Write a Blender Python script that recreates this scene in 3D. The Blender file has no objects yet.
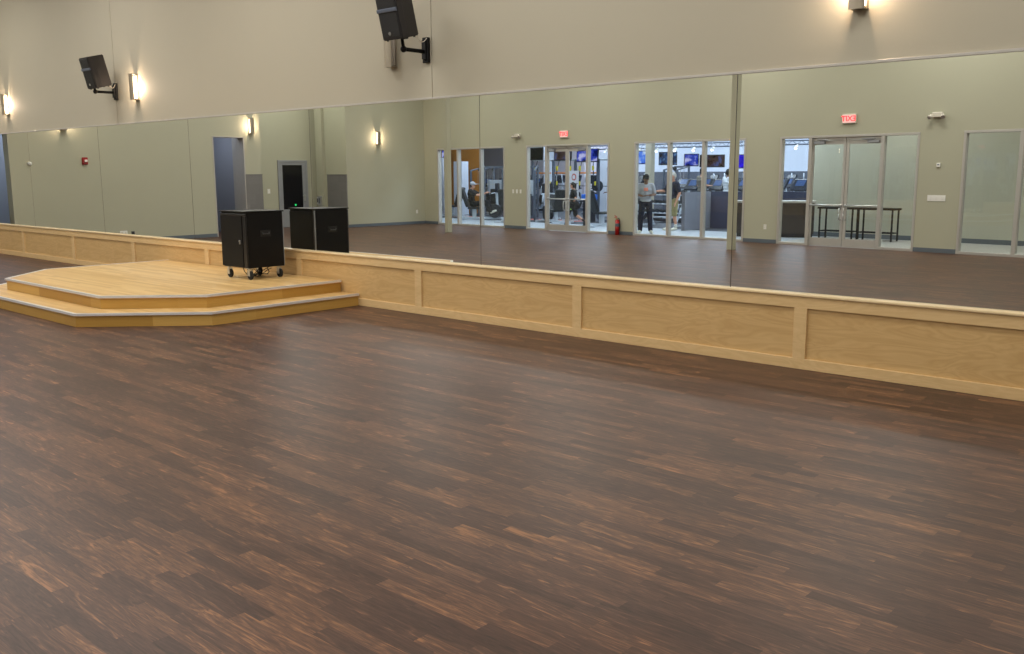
import bpy, bmesh, math, random
from mathutils import Vector, Matrix, noise
random.seed(7)
C = bpy.context.scene.collection
SC = bpy.context.scene
R = math.radians
ALPHA = math.atan(.07)          # the glazed wall is not quite parallel to the mirror wall
S0 = Matrix.Translation((-5, -13.35, 0)) @ Matrix.Rotation(ALPHA, 4, 'Z')
ORD = ['first', 'second', 'third', 'fourth', 'fifth', 'sixth', 'seventh', 'eighth', 'ninth', 'tenth', 'eleventh', 'twelfth']

# ------------------------------------------------------------------ materials
def new_mat(name):
    m = bpy.data.materials.new(name); m.use_nodes = True
    nt = m.node_tree; nt.nodes.clear()
    out = nt.nodes.new('ShaderNodeOutputMaterial')
    return m, nt, out

def N(nt, kind, **kw):
    n = nt.nodes.new(kind)
    for k, v in kw.items():
        if k in n.inputs: n.inputs[k].default_value = v
        else: setattr(n, k, v)
    return n

def lin(c):
    return tuple(((x / 12.92) if x <= .04045 else ((x + .055) / 1.055) ** 2.4) for x in c)

def rgb(r, g, b):
    return lin((r / 255, g / 255, b / 255)) + (1,)

def mat(name, col, rough=.6, metal=0., vary=.06, scale=6., bump=0., emit=None, estr=0., spec=.5):
    m, nt, out = new_mat(name)
    b = N(nt, 'ShaderNodeBsdfPrincipled'); b.inputs['Roughness'].default_value = rough
    b.inputs['Metallic'].default_value = metal; b.inputs['Specular IOR Level'].default_value = spec
    tc = N(nt, 'ShaderNodeTexCoord'); nz = N(nt, 'ShaderNodeTexNoise'); nz.inputs['Scale'].default_value = scale
    nz.inputs['Detail'].default_value = 4
    nt.links.new(tc.outputs['Object'], nz.inputs['Vector'])
    mx = N(nt, 'ShaderNodeMix', data_type='RGBA')
    mx.inputs[6].default_value = tuple(c * (1 - vary) for c in col[:3]) + (1,)
    mx.inputs[7].default_value = tuple(min(1, c * (1 + vary)) for c in col[:3]) + (1,)
    nt.links.new(nz.outputs['Fac'], mx.inputs[0]); nt.links.new(mx.outputs[2], b.inputs['Base Color'])
    if bump:
        bp = N(nt, 'ShaderNodeBump'); bp.inputs['Strength'].default_value = bump; bp.inputs['Distance'].default_value = .01
        n2 = N(nt, 'ShaderNodeTexNoise'); n2.inputs['Scale'].default_value = scale * 20
        nt.links.new(tc.outputs['Object'], n2.inputs['Vector'])
        nt.links.new(n2.outputs['Fac'], bp.inputs['Height']); nt.links.new(bp.outputs['Normal'], b.inputs['Normal'])
    if emit:
        b.inputs['Emission Color'].default_value = emit; b.inputs['Emission Strength'].default_value = estr
    nt.links.new(b.outputs[0], out.inputs[0])
    return m

def plank_mat(name, wid, length, cols, rough, grain=28., gstr=.5, axis='X', spec=.5, bump=.05, figure=0., streak=.0, tone=1., gx=1.6):
    """boards along one axis: random tone per board, stretched grain"""
    m, nt, out = new_mat(name); L = nt.links.new
    tc = N(nt, 'ShaderNodeTexCoord'); sp = N(nt, 'ShaderNodeSeparateXYZ'); L(tc.outputs['Object'], sp.inputs[0])
    ax, ay = (sp.outputs['X'], sp.outputs['Y']) if axis == 'X' else (sp.outputs['Y'], sp.outputs['X'])
    def M(op, a, b=None, c=None):
        n = N(nt, 'ShaderNodeMath', operation=op)
        for i, v in enumerate((a, b, c)):
            if v is None: continue
            if isinstance(v, (int, float)): n.inputs[i].default_value = v
            else: L(v, n.inputs[i])
        return n.outputs[0]
    if axis == 'XZ': ay = sp.outputs['Z']; ax = M('ADD', sp.outputs['X'], sp.outputs['Y'])
    row = M('FLOOR', M('DIVIDE', ay, wid))
    wn = N(nt, 'ShaderNodeTexWhiteNoise', noise_dimensions='1D'); L(row, wn.inputs['W'])
    colf = M('ADD', M('DIVIDE', ax, length), M('MULTIPLY', wn.outputs['Value'], 7.3))
    col = M('FLOOR', colf)
    cb = N(nt, 'ShaderNodeCombineXYZ'); L(row, cb.inputs[0]); L(col, cb.inputs[1])
    w2 = N(nt, 'ShaderNodeTexWhiteNoise', noise_dimensions='3D'); L(cb.outputs[0], w2.inputs['Vector'])
    cr = N(nt, 'ShaderNodeValToRGB'); cr.color_ramp.interpolation = 'LINEAR'
    while len(cr.color_ramp.elements) < len(cols): cr.color_ramp.elements.new(.5)
    for e, (p, c) in zip(cr.color_ramp.elements, cols): e.position = p; e.color = c
    # grain
    g = N(nt, 'ShaderNodeCombineXYZ')
    L(M('MULTIPLY', ax, gx), g.inputs[0]); L(M('MULTIPLY', ay, grain), g.inputs[1]); L(M('MULTIPLY', w2.outputs['Value'], 37.), g.inputs[2])
    nz = N(nt, 'ShaderNodeTexNoise'); nz.inputs['Scale'].default_value = 1.; nz.inputs['Detail'].default_value = 5; nz.inputs['Roughness'].default_value = .6
    nz.inputs['Distortion'].default_value = .8 + figure
    L(g.outputs[0], nz.inputs['Vector'])
    fac = M('ADD', M('MULTIPLY_ADD', w2.outputs['Value'], tone, .5 - tone / 2), M('MULTIPLY', M('SUBTRACT', nz.outputs['Fac'], .5), gstr * 2))
    if streak:
        g3 = N(nt, 'ShaderNodeCombineXYZ')
        L(M('MULTIPLY', ax, gx * .6), g3.inputs[0]); L(M('MULTIPLY', ay, grain * .45), g3.inputs[1]); L(M('MULTIPLY', w2.outputs['Value'], 11.), g3.inputs[2])
        n3 = N(nt, 'ShaderNodeTexNoise'); n3.inputs['Scale'].default_value = 1.; n3.inputs['Detail'].default_value = 3; n3.inputs['Distortion'].default_value = 2.
        L(g3.outputs[0], n3.inputs['Vector'])
        fac = M('ADD', fac, M('MULTIPLY', M('MAXIMUM', M('SUBTRACT', n3.outputs['Fac'], .56), 0), streak))
    L(fac, cr.inputs[0])
    b = N(nt, 'ShaderNodeBsdfPrincipled'); b.inputs['Roughness'].default_value = rough; b.inputs['Specular IOR Level'].default_value = spec
    L(cr.outputs[0], b.inputs['Base Color'])
    if bump:
        bp = N(nt, 'ShaderNodeBump'); bp.inputs['Strength'].default_value = bump; bp.inputs['Distance'].default_value = .004
        L(nz.outputs['Fac'], bp.inputs['Height']); L(bp.outputs['Normal'], b.inputs['Normal'])
    L(b.outputs[0], out.inputs[0])
    return m

def maple_mat(name, c1, c2, rough=.45):
    m, nt, out = new_mat(name); L = nt.links.new
    tc = N(nt, 'ShaderNodeTexCoord'); mp = N(nt, 'ShaderNodeMapping'); mp.inputs['Scale'].default_value = (.8, 2, 4)
    L(tc.outputs['Object'], mp.inputs[0])
    nz = N(nt, 'ShaderNodeTexNoise'); nz.inputs['Scale'].default_value = 1.5; nz.inputs['Detail'].default_value = 3; nz.inputs['Distortion'].default_value = 1.2
    L(mp.outputs[0], nz.inputs[0])
    ring = N(nt, 'ShaderNodeMath', operation='MULTIPLY'); ring.inputs[1].default_value = 14.; L(nz.outputs['Fac'], ring.inputs[0])
    fr = N(nt, 'ShaderNodeMath', operation='PINGPONG'); fr.inputs[1].default_value = 1.; L(ring.outputs[0], fr.inputs[0])
    n2 = N(nt, 'ShaderNodeTexNoise'); n2.inputs['Scale'].default_value = 3.; n2.inputs['Detail'].default_value = 6; L(mp.outputs[0], n2.inputs[0])
    ad = N(nt, 'ShaderNodeMath', operation='MULTIPLY_ADD'); ad.inputs[1].default_value = .45; L(fr.outputs[0], ad.inputs[0])
    mu = N(nt, 'ShaderNodeMath', operation='MULTIPLY'); mu.inputs[1].default_value = .6; L(n2.outputs['Fac'], mu.inputs[0]); L(mu.outputs[0], ad.inputs[2])
    mx = N(nt, 'ShaderNodeMix', data_type='RGBA'); mx.inputs[6].default_value = c1; mx.inputs[7].default_value = c2; L(ad.outputs[0], mx.inputs[0])
    b = N(nt, 'ShaderNodeBsdfPrincipled'); b.inputs['Roughness'].default_value = rough; L(mx.outputs[2], b.inputs['Base Color'])
    L(b.outputs[0], out.inputs[0]); return m

def mirror_mat():
    m, nt, out = new_mat('silvered_mirror_glass')
    g = N(nt, 'ShaderNodeBsdfGlossy'); g.inputs['Color'].default_value = (.88, .90, .875, 1); g.inputs['Roughness'].default_value = 0
    nt.links.new(g.outputs[0], out.inputs[0]); return m

def glass_mat(name='clear_glass', tint=(.94, .96, .955, 1), ior=1.45):
    m, nt, out = new_mat(name); L = nt.links.new
    t = N(nt, 'ShaderNodeBsdfTransparent'); t.inputs[0].default_value = tint
    g = N(nt, 'ShaderNodeBsdfGlossy'); g.inputs['Roughness'].default_value = 0.0
    ge = N(nt, 'ShaderNodeNewGeometry'); dt = N(nt, 'ShaderNodeVectorMath', operation='DOT_PRODUCT'); L(ge.outputs['Incoming'], dt.inputs[0]); L(ge.outputs['Normal'], dt.inputs[1])
    ab = N(nt, 'ShaderNodeMath', operation='ABSOLUTE'); L(dt.outputs['Value'], ab.inputs[0])
    iv = N(nt, 'ShaderNodeMath', operation='SUBTRACT'); iv.inputs[0].default_value = 1.; L(ab.outputs[0], iv.inputs[1])
    pw = N(nt, 'ShaderNodeMath', operation='POWER'); L(iv.outputs[0], pw.inputs[0]); pw.inputs[1].default_value = 5.
    f = N(nt, 'ShaderNodeMath', operation='MULTIPLY_ADD'); L(pw.outputs[0], f.inputs[0]); f.inputs[1].default_value = .96; f.inputs[2].default_value = .04
    mx = N(nt, 'ShaderNodeMixShader'); L(f.outputs[0], mx.inputs[0]); L(t.outputs[0], mx.inputs[1]); L(g.outputs[0], mx.inputs[2])
    L(mx.outputs[0], out.inputs[0]); return m

def emit_mat(name, col, s):
    m, nt, out = new_mat(name); e = N(nt, 'ShaderNodeEmission'); e.inputs[0].default_value = col; e.inputs[1].default_value = s
    nt.links.new(e.outputs[0], out.inputs[0]); return m

def screen_mat(name, c1, c2, c3, s, scale=3.5, seed=0):
    m, nt, out = new_mat(name); L = nt.links.new
    tc = N(nt, 'ShaderNodeTexCoord'); mp = N(nt, 'ShaderNodeMapping'); mp.inputs['Location'].default_value = (seed * 3.1, seed, seed * 1.7)
    L(tc.outputs['Object'], mp.inputs[0])
    nz = N(nt, 'ShaderNodeTexNoise'); nz.inputs['Scale'].default_value = scale; nz.inputs['Detail'].default_value = 2; L(mp.outputs[0], nz.inputs[0])
    cr = N(nt, 'ShaderNodeValToRGB'); cr.color_ramp.interpolation = 'EASE'
    cr.color_ramp.elements.new(.5)
    for e, (p, c) in zip(cr.color_ramp.elements, ((.36, c1), (.5, c2), (.64, c3))): e.position = p; e.color = c
    L(nz.outputs['Fac'], cr.inputs[0])
    e = N(nt, 'ShaderNodeEmission'); e.inputs[1].default_value = s; L(cr.outputs[0], e.inputs[0]); L(e.outputs[0], out.inputs[0]); return m

M = {}
M['floor'] = plank_mat('dark_wood_vinyl', .076, .62,
    [(.05, rgb(48, 33, 28)), (.36, rgb(67, 47, 39)), (.58, rgb(81, 57, 46)), (.8, rgb(104, 73, 54)), (1., rgb(140, 98, 68))], .40, grain=40, gstr=.66, streak=2.4, spec=.25, figure=2., tone=.44, gx=3.6)
M['stage_top'] = plank_mat('golden_maple_boards', .06, 1.1, [(0., rgb(196, 158, 98)), (.5, rgb(208, 171, 112)), (1., rgb(222, 187, 130))], .36, grain=22, gstr=.3)
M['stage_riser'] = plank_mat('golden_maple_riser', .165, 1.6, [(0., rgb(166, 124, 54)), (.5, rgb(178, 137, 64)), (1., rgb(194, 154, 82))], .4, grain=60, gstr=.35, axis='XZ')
M['maple_panel'] = maple_mat('maple_veneer', rgb(214, 180, 126), rgb(190, 152, 98))
M['maple_rail'] = maple_mat('maple_solid', rgb(222, 190, 140), rgb(206, 172, 120), .5)
M['maple_cap'] = maple_mat('maple_cap', rgb(236, 212, 172), rgb(222, 196, 152), .3)  # paler than the rails: the ledge highlight is put into the colour
M['nosing'] = mat('aluminium_nosing', rgb(228, 226, 226), .3, .35)  # metal whitened, bright edge highlight painted into the base colour
M['wall_tan'] = mat('tan_wall_paint', rgb(174, 167, 149), .72, vary=.02, scale=1.2, bump=.04)
M['wall_olive'] = mat('olive_wall_paint', rgb(172, 170, 149), .7, vary=.02, scale=1.2, bump=.04)
M['wall_slate'] = mat('slate_blue_paint', rgb(140, 143, 152), .7, vary=.02)
M['ceiling'] = mat('ceiling_white', rgb(200, 198, 190), .8, vary=.02)
M['base'] = mat('slate_vinyl_base', rgb(92, 100, 108), .5)
M['groove'] = mat('dark_joint', rgb(96, 88, 76), .8)
M['mastic'] = mat('dark_edge', rgb(70, 64, 56), .5)
M['tile'] = plank_mat('grey_stone_tile', .3, .6, [(0., rgb(110, 108, 106)), (.5, rgb(114, 112, 110)), (1., rgb(120, 117, 115))], .5, grain=8, gstr=.3, axis='XZ')
M['mirror'] = mirror_mat()
M['glass'] = glass_mat()
M['alu'] = mat('storefront_aluminium', rgb(184, 180, 174), .42, .3)
M['alu_grey'] = mat('grey_steel_frame', rgb(150, 152, 156), .5, .3)
M['chrome'] = mat('brushed_metal', rgb(200, 200, 200), .28, .9)
M['black'] = mat('black_laminate', rgb(10, 10, 12), .5, spec=.22)
M['black2'] = mat('black_powder_coat', rgb(9, 9, 11), .5, spec=.25)
M['blackgloss'] = mat('black_plastic', rgb(26, 26, 28), .28)
M['rubber'] = mat('black_rubber', rgb(22, 22, 22), .8)
M['grille'] = mat('speaker_grille', rgb(12, 12, 14), .6, bump=.3, scale=30)
M['cabinet'] = mat('speaker_cabinet', rgb(34, 31, 32), .6, bump=.2, scale=12)
M['white'] = mat('white_plastic', rgb(228, 226, 220), .4)
M['offwhite'] = mat('cream_plastic', rgb(205, 198, 184), .45)
M['red'] = mat('red_enamel', rgb(160, 18, 20), .35)
M['redplastic'] = mat('red_alarm_plastic', rgb(150, 30, 34), .4)
M['exitred'] = mat('exit_red', rgb(255, 60, 60), .5, emit=rgb(255, 46, 56), estr=2.2)
M['exitface'] = mat('exit_face', rgb(235, 200, 195), .5, emit=rgb(255, 190, 185), estr=.35)
M['sconce_metal'] = mat('sconce_nickel', rgb(160, 150, 134), .36, .7)
M['sconce_glow'] = emit_mat('sconce_lamp', (1, .74, .50, 1), 9.)
M['sconce_off'] = mat('sconce_diffuser_unlit', rgb(205, 196, 184), .3)
M['concrete'] = mat('pale_concrete', rgb(190, 196, 204), .32, vary=.04, scale=2)
M['lobby_tile'] = mat('lobby_floor', rgb(196, 192, 186), .35, vary=.05, scale=1.5)
M['rubber_floor'] = mat('speckled_rubber_floor', rgb(66, 70, 80), .7, vary=.2, scale=30)
M['gym_wall'] = mat('gym_white_wall', rgb(206, 212, 228), .7, vary=.02)
M['gym_mauve'] = mat('gym_mauve_wall', rgb(206, 198, 210), .7, vary=.02)
M['gym_dark'] = mat('gym_dark_wall', rgb(88, 92, 104), .6, vary=.25, scale=3)
M['orange_wall'] = mat('orange_wall', rgb(190, 122, 40), .7, vary=.03)
M['lobby_wall'] = mat('sage_wall', rgb(190, 188, 172), .7, vary=.02)
M['partition'] = mat('grey_partition', rgb(128, 130, 142), .7, vary=.1, scale=40)
M['partition_dark'] = mat('navy_partition', rgb(66, 70, 94), .7, vary=.1, scale=40)
M['desk'] = plank_mat('dark_desk_wood', .5, .9, [(0., rgb(48, 42, 41)), (.5, rgb(57, 50, 48)), (1., rgb(66, 59, 55))], .5, grain=30, gstr=.4, axis='XZ')
M['desk_top'] = mat('desk_top', rgb(190, 186, 180), .3)
M['steel_white'] = mat('pale_powder_coat', rgb(196, 204, 216), .4, .2)
M['machine_grey'] = mat('machine_grey', rgb(96, 104, 120), .45, .3)
M['machine_dark'] = mat('machine_dark', rgb(36, 39, 48), .5)
M['pad'] = mat('black_pad', rgb(26, 27, 32), .5)
M['console'] = mat('console_dark', rgb(40, 44, 56), .25)
M['console_lit'] = mat('console_screen', rgb(60, 80, 120), .2, emit=rgb(90, 130, 210), estr=.12)
M['plate'] = mat('weight_plate', rgb(52, 56, 66), .5, .3)
M['yellow'] = mat('yellow_strap', rgb(226, 214, 40), .6)
M['orange'] = mat('orange_bar', rgb(232, 140, 50), .5)
M['blue'] = mat('blue_pad', rgb(40, 110, 220), .5)
M['pink'] = mat('red_turf_line', rgb(214, 130, 120), .8)
M['brown_door'] = mat('brown_wood_door', rgb(96, 62, 40), .5)
M['skin_a'] = mat('skin_brown', rgb(120, 84, 66), .55)
M['skin_b'] = mat('skin_fair', rgb(206, 150, 124), .55)
M['tee_grey'] = mat('heather_grey_cotton', rgb(176, 178, 188), .85)
M['tee_navy'] = mat('navy_cotton', rgb(30, 34, 58), .85)
M['jeans'] = mat('dark_denim', rgb(26, 30, 50), .85)
M['khaki'] = mat('khaki_cotton', rgb(150, 140, 100), .85, vary=.2, scale=10)
M['black_cloth'] = mat('black_cloth', rgb(20, 20, 24), .85)
M['beige_tee'] = mat('taupe_cotton', rgb(122, 116, 106), .85)
M['white_tee'] = mat('white_cotton', rgb(214, 220, 230), .85)
M['shoe_white'] = mat('white_shoe', rgb(224, 220, 205), .6)
M['shoe_dark'] = mat('dark_shoe', rgb(30, 30, 34), .6)
M['sock'] = mat('white_sock', rgb(232, 232, 228), .8)
M['hair_dark'] = mat('black_hair', rgb(24, 20, 20), .6, bump=.4)
M['hair_grey'] = mat('grey_hair', rgb(190, 184, 180), .7, bump=.4)
M['salmon'] = mat('salmon_print', rgb(232, 140, 120), .8)
M['lime'] = mat('lime_trim', rgb(170, 230, 60), .6)
M['poster'] = mat('white_poster', rgb(220, 220, 228), .6)
M['poster_red'] = mat('poster_red', rgb(190, 60, 50), .6)
M['poster_ink'] = mat('poster_ink', rgb(90, 90, 100), .6)
M['brass'] = mat('gauge', rgb(180, 160, 90), .4, .7)
M['dark_glass'] = mat('dark_glass', rgb(16, 16, 20), .15)
M['green_led'] = mat('green_led', rgb(40, 200, 110), .5, emit=rgb(40, 230, 120), estr=1.)
M['lamp_white'] = emit_mat('white_tube', (.86, .93, 1, 1), 5.)
M['lamp_warm'] = emit_mat('warm_bulb', (1, .75, .5, 1), 9.)
SCREENS = [screen_mat('screen_a', rgb(20, 60, 200), rgb(80, 130, 240), rgb(200, 220, 255), 1.1, seed=1),
           screen_mat('screen_b', rgb(16, 20, 34), rgb(40, 70, 120), rgb(110, 150, 210), .8, seed=2),
           screen_mat('screen_c', rgb(14, 24, 90), rgb(50, 70, 190), rgb(190, 190, 240), 1., seed=3),
           screen_mat('screen_d', rgb(18, 18, 26), rgb(84, 64, 62), rgb(96, 110, 170), .6, seed=4),
           screen_mat('screen_e', rgb(30, 10, 190), rgb(60, 40, 240), rgb(220, 220, 255), 1.2, seed=5)]

# ------------------------------------------------------------------ mesh helpers
def bm_new(): return bmesh.new()

def add_box(bm, x0, x1, y0, y1, z0, z1, bev=0., mt=None, seg=1):
    mtx = Matrix.Translation(((x0 + x1) / 2, (y0 + y1) / 2, (z0 + z1) / 2)) @ Matrix.Diagonal((abs(x1 - x0), abs(y1 - y0), abs(z1 - z0), 1))
    r = bmesh.ops.create_cube(bm, size=1, matrix=mtx)
    vs = r['verts']
    if bev:
        es = {e for v in vs for e in v.link_edges}
        q = bmesh.ops.bevel(bm, geom=list(es), offset=bev, segments=seg, affect='EDGES', profile=.5)
        vs = list({v for f in q['faces'] for v in f.verts} | {v for v in vs if v.is_valid})
        # collect everything connected
        seen = set(vs); st = list(vs)
        while st:
            v = st.pop()
            for e in v.link_edges:
                w = e.other_vert(v)
                if w not in seen: seen.add(w); st.append(w)
        vs = list(seen)
    if mt is not None: bmesh.ops.transform(bm, matrix=mt, verts=vs)
    return vs

def add_cyl(bm, p0, p1, r0, r1=None, n=16, caps=True):
    r1 = r0 if r1 is None else r1
    p0, p1 = Vector(p0), Vector(p1); d = p1 - p0
    q = d.to_track_quat('Z', 'Y').to_matrix().to_4x4()
    mt = Matrix.Translation((p0 + p1) / 2) @ q
    r = bmesh.ops.create_cone(bm, cap_ends=caps, cap_tris=False, segments=n, radius1=max(r0, 1e-4), radius2=max(r1, 1e-4), depth=d.length, matrix=mt)
    return r['verts']

def add_ball(bm, c, r, n=12, sc=(1, 1, 1), rot=None):
    mt = Matrix.Translation(c) @ (rot or Matrix.Identity(4)) @ Matrix.Diagonal((r * sc[0], r * sc[1], r * sc[2], 1))
    return bmesh.ops.create_uvsphere(bm, u_segments=n, v_segments=max(6, n // 2 + 2), radius=1, matrix=mt)['verts']

def add_path(bm, pts, r, n=8):
    for a, b in zip(pts[:-1], pts[1:]): add_cyl(bm, a, b, r, n=n)
    for p in pts[1:-1]: add_ball(bm, p, r, n=8)

def add_poly(bm, pts, z0, z1):
    lo = [bm.verts.new((x, y, z0)) for x, y in pts]; hi = [bm.verts.new((x, y, z1)) for x, y in pts]
    k = len(pts)
    bm.faces.new(hi); bm.faces.new(list(reversed(lo)))
    for i in range(k): bm.faces.new((lo[i], lo[(i + 1) % k], hi[(i + 1) % k], hi[i]))

def add_prism_x(bm, prof, x0, x1):
    """profile of (y,z) points swept along x"""
    a = [bm.verts.new((x0, y, z)) for y, z in prof]; b = [bm.verts.new((x1, y, z)) for y, z in prof]
    k = len(prof); bm.faces.new(a); bm.faces.new(list(reversed(b)))
    for i in range(k): bm.faces.new((a[i], b[i], b[(i + 1) % k], a[(i + 1) % k]))

def obj(name, bm, m, parent=None, smooth=False, loc=None, rot=None):
    me = bpy.data.meshes.new(name)
    bmesh.ops.recalc_face_normals(bm, faces=bm.faces[:])
    bm.to_mesh(me); bm.free()
    if m is not None: me.materials.append(m if not isinstance(m, str) else M[m])
    if smooth:
        for p in me.polygons: p.use_smooth = True
    o = bpy.data.objects.new(name, me); C.objects.link(o)
    if parent: o.parent = parent
    if loc: o.location = loc
    if rot: o.rotation_euler = rot
    return o

def tag(o, label=None, cat=None, group=None, kind=None):
    if label: o['label'] = label
    if cat: o['category'] = cat
    if group: o['group'] = group
    if kind: o['kind'] = kind
    return o

def thing(name, label, cat, loc=(0, 0, 0), rz=0., group=None, kind=None):
    o = bpy.data.objects.new(name, None); C.objects.link(o); o.empty_display_size = .1
    o.location = loc; o.rotation_euler = (0, 0, rz)
    return tag(o, label, cat, group, kind)

def sthing(name, label, cat, u, v, z=0., rz=0., group=None, kind=None):
    p = S0 @ Vector((u, v, z))
    return thing(name, label, cat, p, ALPHA + rz, group, kind)

def box(name, m, parent, *a, bev=0., seg=1, **k):
    bm = bm_new(); add_box(bm, *a, bev=bev, seg=seg); return obj(name, bm, m, parent, **k)

def dup(root, loc, rz=None, label=None, group=None):
    r = root.copy(); C.objects.link(r); r.location = loc
    if rz is not None: r.rotation_euler = (0, 0, rz)
    if label: r['label'] = label
    if group: r['group'] = group
    for ch in list(root.children):
        c = ch.copy(); C.objects.link(c); c.parent = r
        for g in list(ch.children):
            d = g.copy(); C.objects.link(d); d.parent = c
    return r

def text(name, s, size, m, parent, loc, rot, ext=.002):
    cu = bpy.data.curves.new(name, 'FONT'); cu.body = s; cu.size = size; cu.extrude = ext; cu.align_x = 'CENTER'; cu.align_y = 'CENTER'
    cu.offset = size * .02
    tmp = bpy.data.objects.new(name, cu); C.objects.link(tmp); bpy.context.view_layer.update()
    me = bpy.data.meshes.new_from_object(tmp.evaluated_get(bpy.context.evaluated_depsgraph_get())); bpy.data.objects.remove(tmp)
    me.materials.clear(); me.materials.append(M[m]); o = bpy.data.objects.new(name, me); C.objects.link(o); o.parent = parent; o.location = loc; o.rotation_euler = rot
    return o

def structure(name, bm, m, label, cat, s_frame=False, parent=None):
    o = obj(name, bm, m, parent)
    if s_frame: o.matrix_world = S0.copy()
    return tag(o, label, cat, None, 'structure')

H_CEIL = 6.2
# ------------------------------------------------------------------ the setting
bm = bm_new(); add_poly(bm, [(-28.5, .2), (3.2, .2), (3.2, -13.40 + .07 * 8.2), (-28.5, -13.40 - .07 * 23.5)], -.1, 0)
structure('floor', bm, 'floor', 'dark brown wood plank floor of the studio', 'floor')
bm = bm_new(); add_box(bm, -30, 9, -3.2, -.051, -.1, -.002)
structure('floor', bm, 'concrete', 'pale concrete walkway outside the studio glass', 'floor', True)
bm = bm_new(); add_box(bm, -45, 9, -24, -3.2, -.1, -.002)
structure('floor', bm, 'rubber_floor', 'dark speckled rubber floor under the gym machines', 'floor', True)
bm = bm_new(); add_box(bm, -27, 3.2, -15.2, .2, H_CEIL, H_CEIL + .1)
structure('ceiling', bm, 'ceiling', 'high white ceiling of the studio', 'ceiling')
bm = bm_new(); add_box(bm, -45, 9, -24, -.16, 4.6, 4.7)
structure('ceiling', bm, 'ceiling', 'white ceiling over the gym floor', 'ceiling', True)

# mirror wall: three painted panels with narrow reveals between them
bm = bm_new()
for a, b in ((-24.2, -16.886), (-16.874, -8.506), (-8.494, 3.0)): add_box(bm, a, b, .012, .12, 0, H_CEIL)
wf = structure('wall_front', bm, 'wall_tan', 'tan painted wall above the long mirrors', 'wall')
bm = bm_new(); add_box(bm, -24.2, 3.0, .05, .2, 0, H_CEIL); obj('joint_backing', bm, 'groove', wf)

# wainscot under the mirrors
T0, TS, LZ = -21.702, 2.5862, .698
tr = thing('trim_1', 'maple panelled wainscot ledge running under the mirrors', 'wainscot', (0, 0, 0), 0, None, 'structure')
bm = bm_new(); add_prism_x(bm, [(.012, LZ), (.012, LZ - .028), (-.058, LZ - .028), (-.066, LZ - .020), (-.066, LZ - .006), (-.060, LZ)], -24.2, 3.0); obj('ledge_cap', bm, 'maple_cap', tr)
box('top_rail', 'maple_rail', tr, -24.2, 3.0, -.05, -.012, LZ - .132, LZ - .028, bev=.002)
box('bottom_rail', 'maple_rail', tr, -24.2, 3.0, -.05, -.012, 0, .098, bev=.002)
xs = [T0 + i * TS for i in range(-1, 10)]
for x in xs:
    if -24.2 < x < 3: box('stile', 'maple_rail', tr, x - .062, x + .062, -.05, -.012, .098, LZ - .132, bev=.002)
edges = [-24.2] + [x for x in xs if -24.2 < x < 3] + [3.0]
for i, (a, b) in enumerate(zip(edges[:-1], edges[1:])):
    bm = bm_new(); add_box(bm, 0, b - a - .1, -.028, .008, .08, LZ - .11)
    obj('panel', bm, 'maple_panel', tr, loc=(a + .05, 0, 0))
    
# mirrors
MT, X0, MS = 2.696, -21.0565, 3.343
where = ['at the far left end, beyond the end of the stage', 'behind the far left part of the stage, reflecting the red alarm', 'behind the middle of the stage, reflecting plain olive wall',
         'behind the black equipment cabinet', 'reflecting the corner wall with one glowing lamp', 'reflecting the glass doors and the two standing men',
         'nearest mirror, reflecting the right pair of glass doors', 'past the right edge of the view']
TILT = {3: -.0004, 4: -.0007, 5: -.0003}
for k in range(-1, 7):
    a, b = X0 + k * MS + .003, X0 + (k + 1) * MS - .003
    a = max(a, -24.2); b = min(b, 3.0)
    r = thing('wall_mirror', 'wall mirror panel ' + where[k + 1], 'mirror', ((a + b) / 2, 0, LZ + .001), 0, 'mirror panels along the front wall')
    h = MT - LZ - .002
    bm = bm_new(); add_box(bm, -(b - a) / 2, (b - a) / 2, .002, .008, 0, h); obj('backing', bm, 'mastic', r)
    bm = bm_new(); w = (b - a) / 2
    f = bm.faces.new([bm.verts.new(p) for p in ((-w, .0, 0), (w, .0, 0), (w, .0, h), (-w, .0, h))]); 
    g = obj('mirror_glass', bm, 'mirror', r); sol = g.modifiers.new('thickness', 'SOLIDIFY'); sol.thickness = .002; sol.offset = 0
    bm = bm_new(); add_box(bm, w - .002, w + .004, -.0015, .008, 0, h); obj('edge_strip', bm, 'mastic', r)
bm = bm_new(); add_box(bm, -24.2, 3.0, -.012, .012, MT - .004, MT + .022, bev=.003)
structure('trim_2', bm, 'alu', 'thin metal channel along the top of the mirrors', 'trim')

# left end wall with two openings, a tiled pier and a hall behind
bm = bm_new()
add_box(bm, -24.5, -24.2, -6.21, -.72, 0, H_CEIL); add_box(bm, -24.5, -24.2, -7.18, -6.21, 2.85, H_CEIL)
add_box(bm, -24.5, -24.2, -7.75, -7.18, 0, H_CEIL); add_box(bm, -24.5, -24.2, -.72, .12, 3.5, H_CEIL)
add_box(bm, -26.7, -24.5, -7.75, -7.6, 0, H_CEIL)
structure('wall_left', bm, 'wall_olive', 'olive end wall of the studio, with the red alarm on it', 'wall')
bm = bm_new(); add_box(bm, -26.9, -26.7, -13.5, -7.6, 0, H_CEIL)
structure('wall_left', bm, 'wall_olive', 'recessed olive wall holding the dark glazed door', 'wall')
bm = bm_new(); add_box(bm, -19.85, -19.65, -.05, 3.3, 0, H_CEIL); add_box(bm, -22.2, -19.85, 3.1, 3.3, 0, H_CEIL)
add_box(bm, -21.28, -20.92, 3.3, 3.42, 0, H_CEIL)
structure('wall_left', bm, 'wall_olive', 'olive corner wall with one lamp beside the glazing', 'wall', True)
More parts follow.
